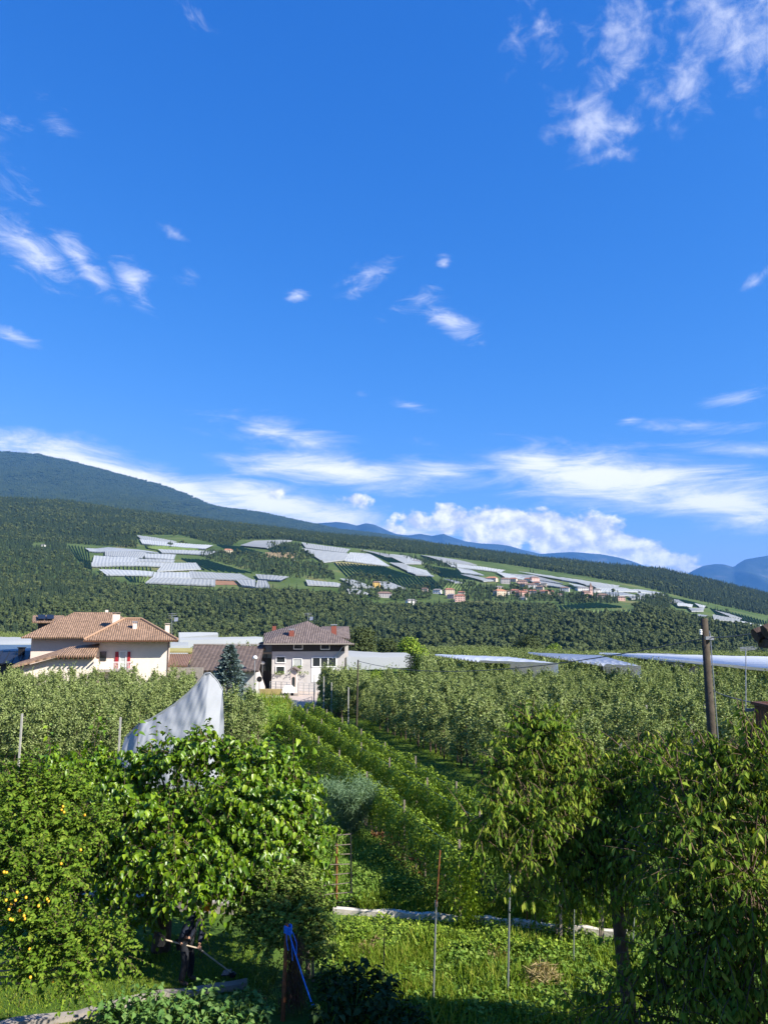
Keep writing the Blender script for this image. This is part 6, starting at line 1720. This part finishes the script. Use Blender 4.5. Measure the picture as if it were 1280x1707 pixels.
# ------------------------------------------------------------------ neighbouring house at the right frame edge
def neighbour_house():
    x0 = 5.45; e = empty('neighbour_house', (x0, 8.5, 0), 0, 'neighbouring house cut by the right frame edge, with dark tiled eave and brown balcony', 'house')
    MB().box(x0, x0 + 6.4, -12, 6.9, -.3, 7.95).build('wall', M['plaster_pink'], e)
    tip = at(1260, 1066, 9.05); xt, zt0 = tip.x, tip.z; yt = 9.05; xr, zr = 8.6, 9.0
    roof_mesh('roof', [[Vector((xt, 7.4, zt0)), Vector((xt, -13, zt0)), Vector((xr, -13, zr)), Vector((xr, 7.4, zr))], [Vector((xr, 7.4, zr)), Vector((xr, -13, zr)), Vector((12.9, -13, zt0)), Vector((12.9, 7.4, zt0))]], M['roof_barn'], e, .10)
    # tiled canopy that runs on in front of the gable
    roof_mesh('canopy_roof', [[Vector((xt, yt, zt0)), Vector((xt, 7.42, zt0)), Vector((xt + 1.25, 7.42, zt0 + .36)), Vector((xt + 1.25, yt, zt0 + .36))]], M['old_tile'], e, .10)
    for y in (8.9, 8.1): MB().box(xt + .1, xt + 1.3, y - .05, y + .05, zt0 - .22, zt0 - .12).build('canopy_rafter', M['brown_wood'], e)
    MB().box(xt + 1.1, xt + 1.22, 6.9, 8.95, zt0 - .02, zt0 + .1).build('canopy_beam', M['brown_wood'], e)
    # the last course of rounded tiles, uneven
    for k in range(40):
        y = yt - .08 - k * .2; p = Vector((xt - .02 + random.uniform(-.05, .03), y, zt0 + .06 + random.uniform(-.02, .03))); q = p + Vector((.4, 0, .15))
        MB().tube([p, q], [.085, .07], 7).build('eave_tile', M['old_tile'], e)
    # balcony of upright brown boards
    yb = 13.4; zr_ = at(1262, 1172, yb).z; xb = at(1257, 1190, yb).x
    for k in range(40):
        x = xb + .04 + k * .105; MB().box(x, x + .095, yb - .02, yb, zr_ - .95, zr_ - .03).build('balcony_board', M['brown_wood'], e)
    for k in range(14):
        y = yb - .03 - k * .105; MB().box(xb, xb + .02, y - .095, y, zr_ - .95, zr_ - .03).build('balcony_board', M['brown_wood'], e)
    MB().box(xb - .03, xb + 4.4, yb - .07, yb + .04, zr_ - .03, zr_ + .02).box(xb - .03, xb + .08, 11.85, yb - .07, zr_ - .03, zr_ + .02).build('handrail', M['brown_wood'], e)
    MB().box(xb - .05, xb + 5, 11.8, yb + .06, zr_ - 1.12, zr_ - .96).build('terrace_slab', M['concrete'], e)
    for px_, py_ in ((.12, -.12), (4.8, -.12), (.12, -1.4)): MB().box(xb + px_, xb + px_ + .14, yb + py_ - .14, yb + py_, -.2, zr_ - 1.12).build('balcony_post', M['brown_wood'], e)
    MB().box(xb + .9, xb + 4.9, 6.92, 11.8, zr_ - 1.12, zr_ - .96).build('walkway', M['concrete'], e)
    t = at(1243, 1082, yb); b = at(1242.5, 1172, yb); b.z = zr_ - .12
    MB().box(b.x - .03, xb + .02, yb - .04, yb - .01, b.z - .02, b.z + .03).build('mast_bracket', M['metal'], e)
    MB().tube([b, t], .009, 6).build('mast', M['metal'], e)
    for z, l in ((0, .2), (-.025, .16), (.02, .13)): MB().tube([t + Vector((-.1, 0, z)), t + Vector((l, 0, z + .015))], .006, 5).build('mast_arm', M['metal'], e)


neighbour_house()


# ------------------------------------------------------------------ the person with the string trimmer
def skin(name, pts, edges, rad, mat, root, sub_=2):
    me = bpy.data.meshes.new(name); me.from_pydata(pts, edges, []); me.update(); o = link(name, me)
    md = o.modifiers.new('skin', 'SKIN'); md.use_smooth_shade = True
    for i, r in enumerate(rad):
        v = me.skin_vertices[0].data[i]; v.radius = r if isinstance(r, tuple) else (r, r); v.use_root = (i == root)
    o.modifiers.new('sub', 'SUBSURF').levels = sub_; o.modifiers['sub'].render_levels = sub_
    me.materials.append(mat); return o


def person():
    skinm = mat_plain('skin', (0.50, 0.28, 0.19), .6, 0, .08); navy = mat_plain('navy_cloth', (0.022, 0.028, 0.05), .9, 0, .3, 12, .5); dark = mat_plain('dark_trousers', (0.016, 0.018, 0.024), .9, 0, .3, 12, .5)
    boot = mat_plain('work_boot', (0.10, 0.07, 0.045), .8, 0, .2); orange = mat_plain('orange_visor', (0.75, 0.28, 0.03), .5, 0, .1)
    o = on_ground(306, 1641); e = empty('person', (o.x, o.y, 0), 0, 'person in dark work clothes mowing with a trimmer under the mulberry tree', 'person')
    h1 = at(301, 1574, o.y - .18) - o; h2 = at(332, 1582, o.y - .12) - o
    J = [(0.0, 0, .95), (.08, 0, 1.18), (.22, 0, 1.40), (.30, 0, 1.50), (.37, -.01, 1.62), (.40, -.01, 1.74),                       # 0-5 trunk, head
         (.20, -.19, 1.41), (.02, -.30, 1.16), tuple(h1 + Vector((-.03, .02, .03))), (.24, .19, 1.41), (.36, .18, 1.14), tuple(h2 + Vector((-.02, .06, .04))),   # 6-8 near arm, 9-11 far arm
         (0.0, -.10, .90), (.05, -.12, .50), (-.03, -.12, .09), (.13, -.14, .045), (0.02, .10, .90), (.13, .13, .50), (.10, .14, .09), (.27, .14, .045)]
    E = [(0, 1), (1, 2), (2, 3), (3, 4), (4, 5), (2, 6), (6, 7), (7, 8), (2, 9), (9, 10), (10, 11), (0, 12), (12, 13), (13, 14), (14, 15), (0, 16), (16, 17), (17, 18), (18, 19)]
    Rr = [.14, .135, .15, .055, .085, .09, .065, .048, .032, .065, .048, .032, .088, .06, .042, .04, .088, .06, .042, .04]
    b = skin('body', J, E, Rr, skinm, 0); b.parent = e
    jk = [0, 1, 2, 3, 6, 7, 8, 9, 10, 11]; ix = {j: i for i, j in enumerate(jk)}
    pts = [J[j] for j in jk]; wr = lambda a, c: tuple(Vector(J[a]).lerp(Vector(J[c]), .9)); pts[ix[8]] = wr(7, 8); pts[ix[11]] = wr(10, 11); pts[ix[3]] = tuple(Vector(J[2]).lerp(Vector(J[3]), .7))
    w = skin('jacket', pts, [(ix[a], ix[c]) for a, c in E if a in ix and c in ix], [.175, .165, .18, .085, .09, .072, .058, .09, .072, .058], navy, 0); w.parent = e
    jk = [0, 12, 13, 14, 16, 17, 18]; ix = {j: i for i, j in enumerate(jk)}
    w = skin('trousers', [J[j] for j in jk], [(ix[a], ix[c]) for a, c in E if a in ix and c in ix], [.165, .112, .085, .075, .112, .085, .075], dark, 0); w.parent = e
    for a in (14, 18):
        p = Vector(J[a]); q = Vector(J[a + 1])
        w = skin('boot', [tuple(p + Vector((-.02, 0, .10))), tuple(p + Vector((-.01, 0, -.02))), tuple(q + Vector((0, 0, .008)))], [(0, 1), (1, 2)], [.062, .06, .05], boot, 1, 1); w.parent = e
    # face
    hd = Vector(J[5]); f = MB().lathe([(.002, -.012), (.012, -.006), (.012, .006), (.002, .012)], tuple(hd + Vector((.085, -.035, .0))), 6).lathe([(.002, -.012), (.012, -.006), (.012, .006), (.002, .012)], tuple(hd + Vector((.09, .02, .0))), 6)
    f.build('eyes', M['dark_metal'], e, world_space=False)
    MB().tube([hd + Vector((.085, -.01, .01)), hd + Vector((.115, -.01, -.035)), hd + Vector((.085, -.01, -.045))], [.01, .017, .012], 6).build('nose', skinm, e, True, False)
    MB().tube([hd + Vector((.075, -.04, -.075)), hd + Vector((.092, -.01, -.078)), hd + Vector((.08, .02, -.075))], .008, 5).build('mouth', M['red_paint'], e, True, False)
    for s in (-1, 1): MB().lathe([(.004, -.03), (.016, -.015), (.018, .015), (.006, .03)], tuple(hd + Vector((0, s * .09, -.01))), 8).build('ear', skinm, e, True, False)
    hm = MB().lathe([(.128, 0), (.13, .04), (.112, .095), (.06, .135), (.004, .145)], (0, 0, 0), 16); ho = hm.build('helmet', M['dark_metal'], e, True, False); ho.location = hd + Vector((0, 0, .02)); ho.rotation_euler = (0, R(12), 0)
    vz = MB()
    arc = [(.145 * math.cos(t), .145 * math.sin(t)) for t in np.linspace(-1.25, 1.25, 9)]
    for (x, y) in arc: vz.v += [(x, y, .03), (x * 1.12 + .03, y * 1.02, -.15)]
    for i in range(8): vz.f.append((2 * i, 2 * i + 2, 2 * i + 3, 2 * i + 1))
    v = vz.build('visor', orange, e, True, False); v.location = hd + Vector((0, 0, .02)); v.rotation_euler = (0, R(12), 0); v.modifiers.new('t', 'SOLIDIFY').thickness = .006
    # the tool
    tip = at(388, 1627, on_ground(388, 1634).y); tip.z = .12; g1 = o + h1; g2 = o + h2; ax = (g2 - g1).normalized(); ax2 = (tip - g2).normalized(); back = g1 - ax * .42
    t = empty('string_trimmer', (g2.x, g2.y, 0), 0, 'string trimmer with long pale shaft held by the person in dark clothes', 'garden tool')
    MB().tube([back, g1, g2, tip], .017, 8).build('shaft', mat_plain('pale_shaft', (0.48, 0.40, 0.30), .5, .1, .1), t)
    MB().tube([g2 + ax2 * .05, g2 + ax2 * .05 + Vector((-.02, -.14, -.06)), g2 + ax2 * .05 + Vector((.02, -.06, -.16)), g2 + ax2 * .05 + Vector((.02, .1, -.1)), g2 + ax2 * .05], .012, 6).build('loop_handle', M['dark_metal'], t)
    MB().box(back.x - .13, back.x + .06, back.y - .11, back.y + .11, back.z - .12, back.z + .11).build('engine', M['dark_metal'], t)
    MB().lathe([(.02, -.06), (.07, -.05), (.075, .01), (.03, .05)], tuple(tip), 12).build('cutting_head', M['dark_metal'], t)
    MB().add([tuple(tip + Vector((-.05, -.16, .05))), tuple(tip + Vector((-.05, .16, .05))), tuple(tip + Vector((-.24, .13, .03))), tuple(tip + Vector((-.24, -.13, .03)))] + [tuple(tip + Vector((-.05, -.16, .03))), tuple(tip + Vector((-.05, .16, .03))), tuple(tip + Vector((-.25, .13, .0))), tuple(tip + Vector((-.25, -.13, .0)))],
             [(0, 1, 2, 3), (7, 6, 5, 4), (0, 4, 5, 1), (1, 5, 6, 2), (2, 6, 7, 3), (3, 7, 4, 0)]).build('guard', M['dark_metal'], t)
    # strap from the shoulder
    MB().tube([o + Vector((.24, -.2, 1.5)), o + Vector((.30, -.26, 1.2)), g1.lerp(g2, .45) + Vector((0, 0, .02))], .012, 5).build('strap', M['dark_metal'], t)
    # hands: palm, four fingers closed on the shaft, thumb on the other side
    for gpt, a, wj in ((g1, ax, Vector(J[8]) + o), (g2, ax, Vector(J[11]) + o)):
        up = (wj - gpt); up = (up - a * up.dot(a)); up = up.normalized() if up.length > 1e-4 else Vector((0, 0, 1)); sd = a.cross(up).normalized()
        P = [tuple(wj - o), tuple(gpt + up * .045 - o)]; Ed = [(0, 1)]; Ra = [.026, .03]
        for q in range(4):
            off = a * (.032 - q * .021); ln = (1.0, 1.1, 1.02, .85)[q]; n0 = len(P)
            P += [tuple(gpt + off + up * .032 + sd * .02 - o), tuple(gpt + off + sd * .036 * ln - up * .004 - o), tuple(gpt + off + sd * .012 - up * .034 * ln - o)]
            Ed += [(1, n0), (n0, n0 + 1), (n0 + 1, n0 + 2)]; Ra += [.012, .010, .009]
        n0 = len(P); P += [tuple(gpt + a * .045 + up * .03 - sd * .018 - o), tuple(gpt + a * .03 - sd * .034 - o), tuple(gpt + a * .012 - sd * .026 - up * .02 - o)]; Ed += [(1, n0), (n0, n0 + 1), (n0 + 1, n0 + 2)]; Ra += [.012, .011, .009]
        h = skin('hand', P, Ed, Ra, skinm, 1, 1); h.parent = e


person()


# ------------------------------------------------------------------ the air
def haze():
    m = bpy.data.materials.new('haze'); m.use_nodes = True; w = NT(m.node_tree); w.n.clear()
    out = w.node('ShaderNodeOutputMaterial'); v = w.node('ShaderNodeVolumePrincipled')
    v.inputs['Color'].default_value = (0.13, 0.42, 1.0, 1); v.inputs['Density'].default_value = HAZE_DENSITY; v.inputs['Anisotropy'].default_value = 0.0
    w.l.new(v.outputs[0], out.inputs['Volume'])
    o = MB().box(-33000, 33000, -400, 29500, -260, 2450).build('haze', m)
    tag(o, 'thin blue air haze filling the valley', 'haze', kind='stuff')


HAZE_DENSITY = 3.1e-5
haze()
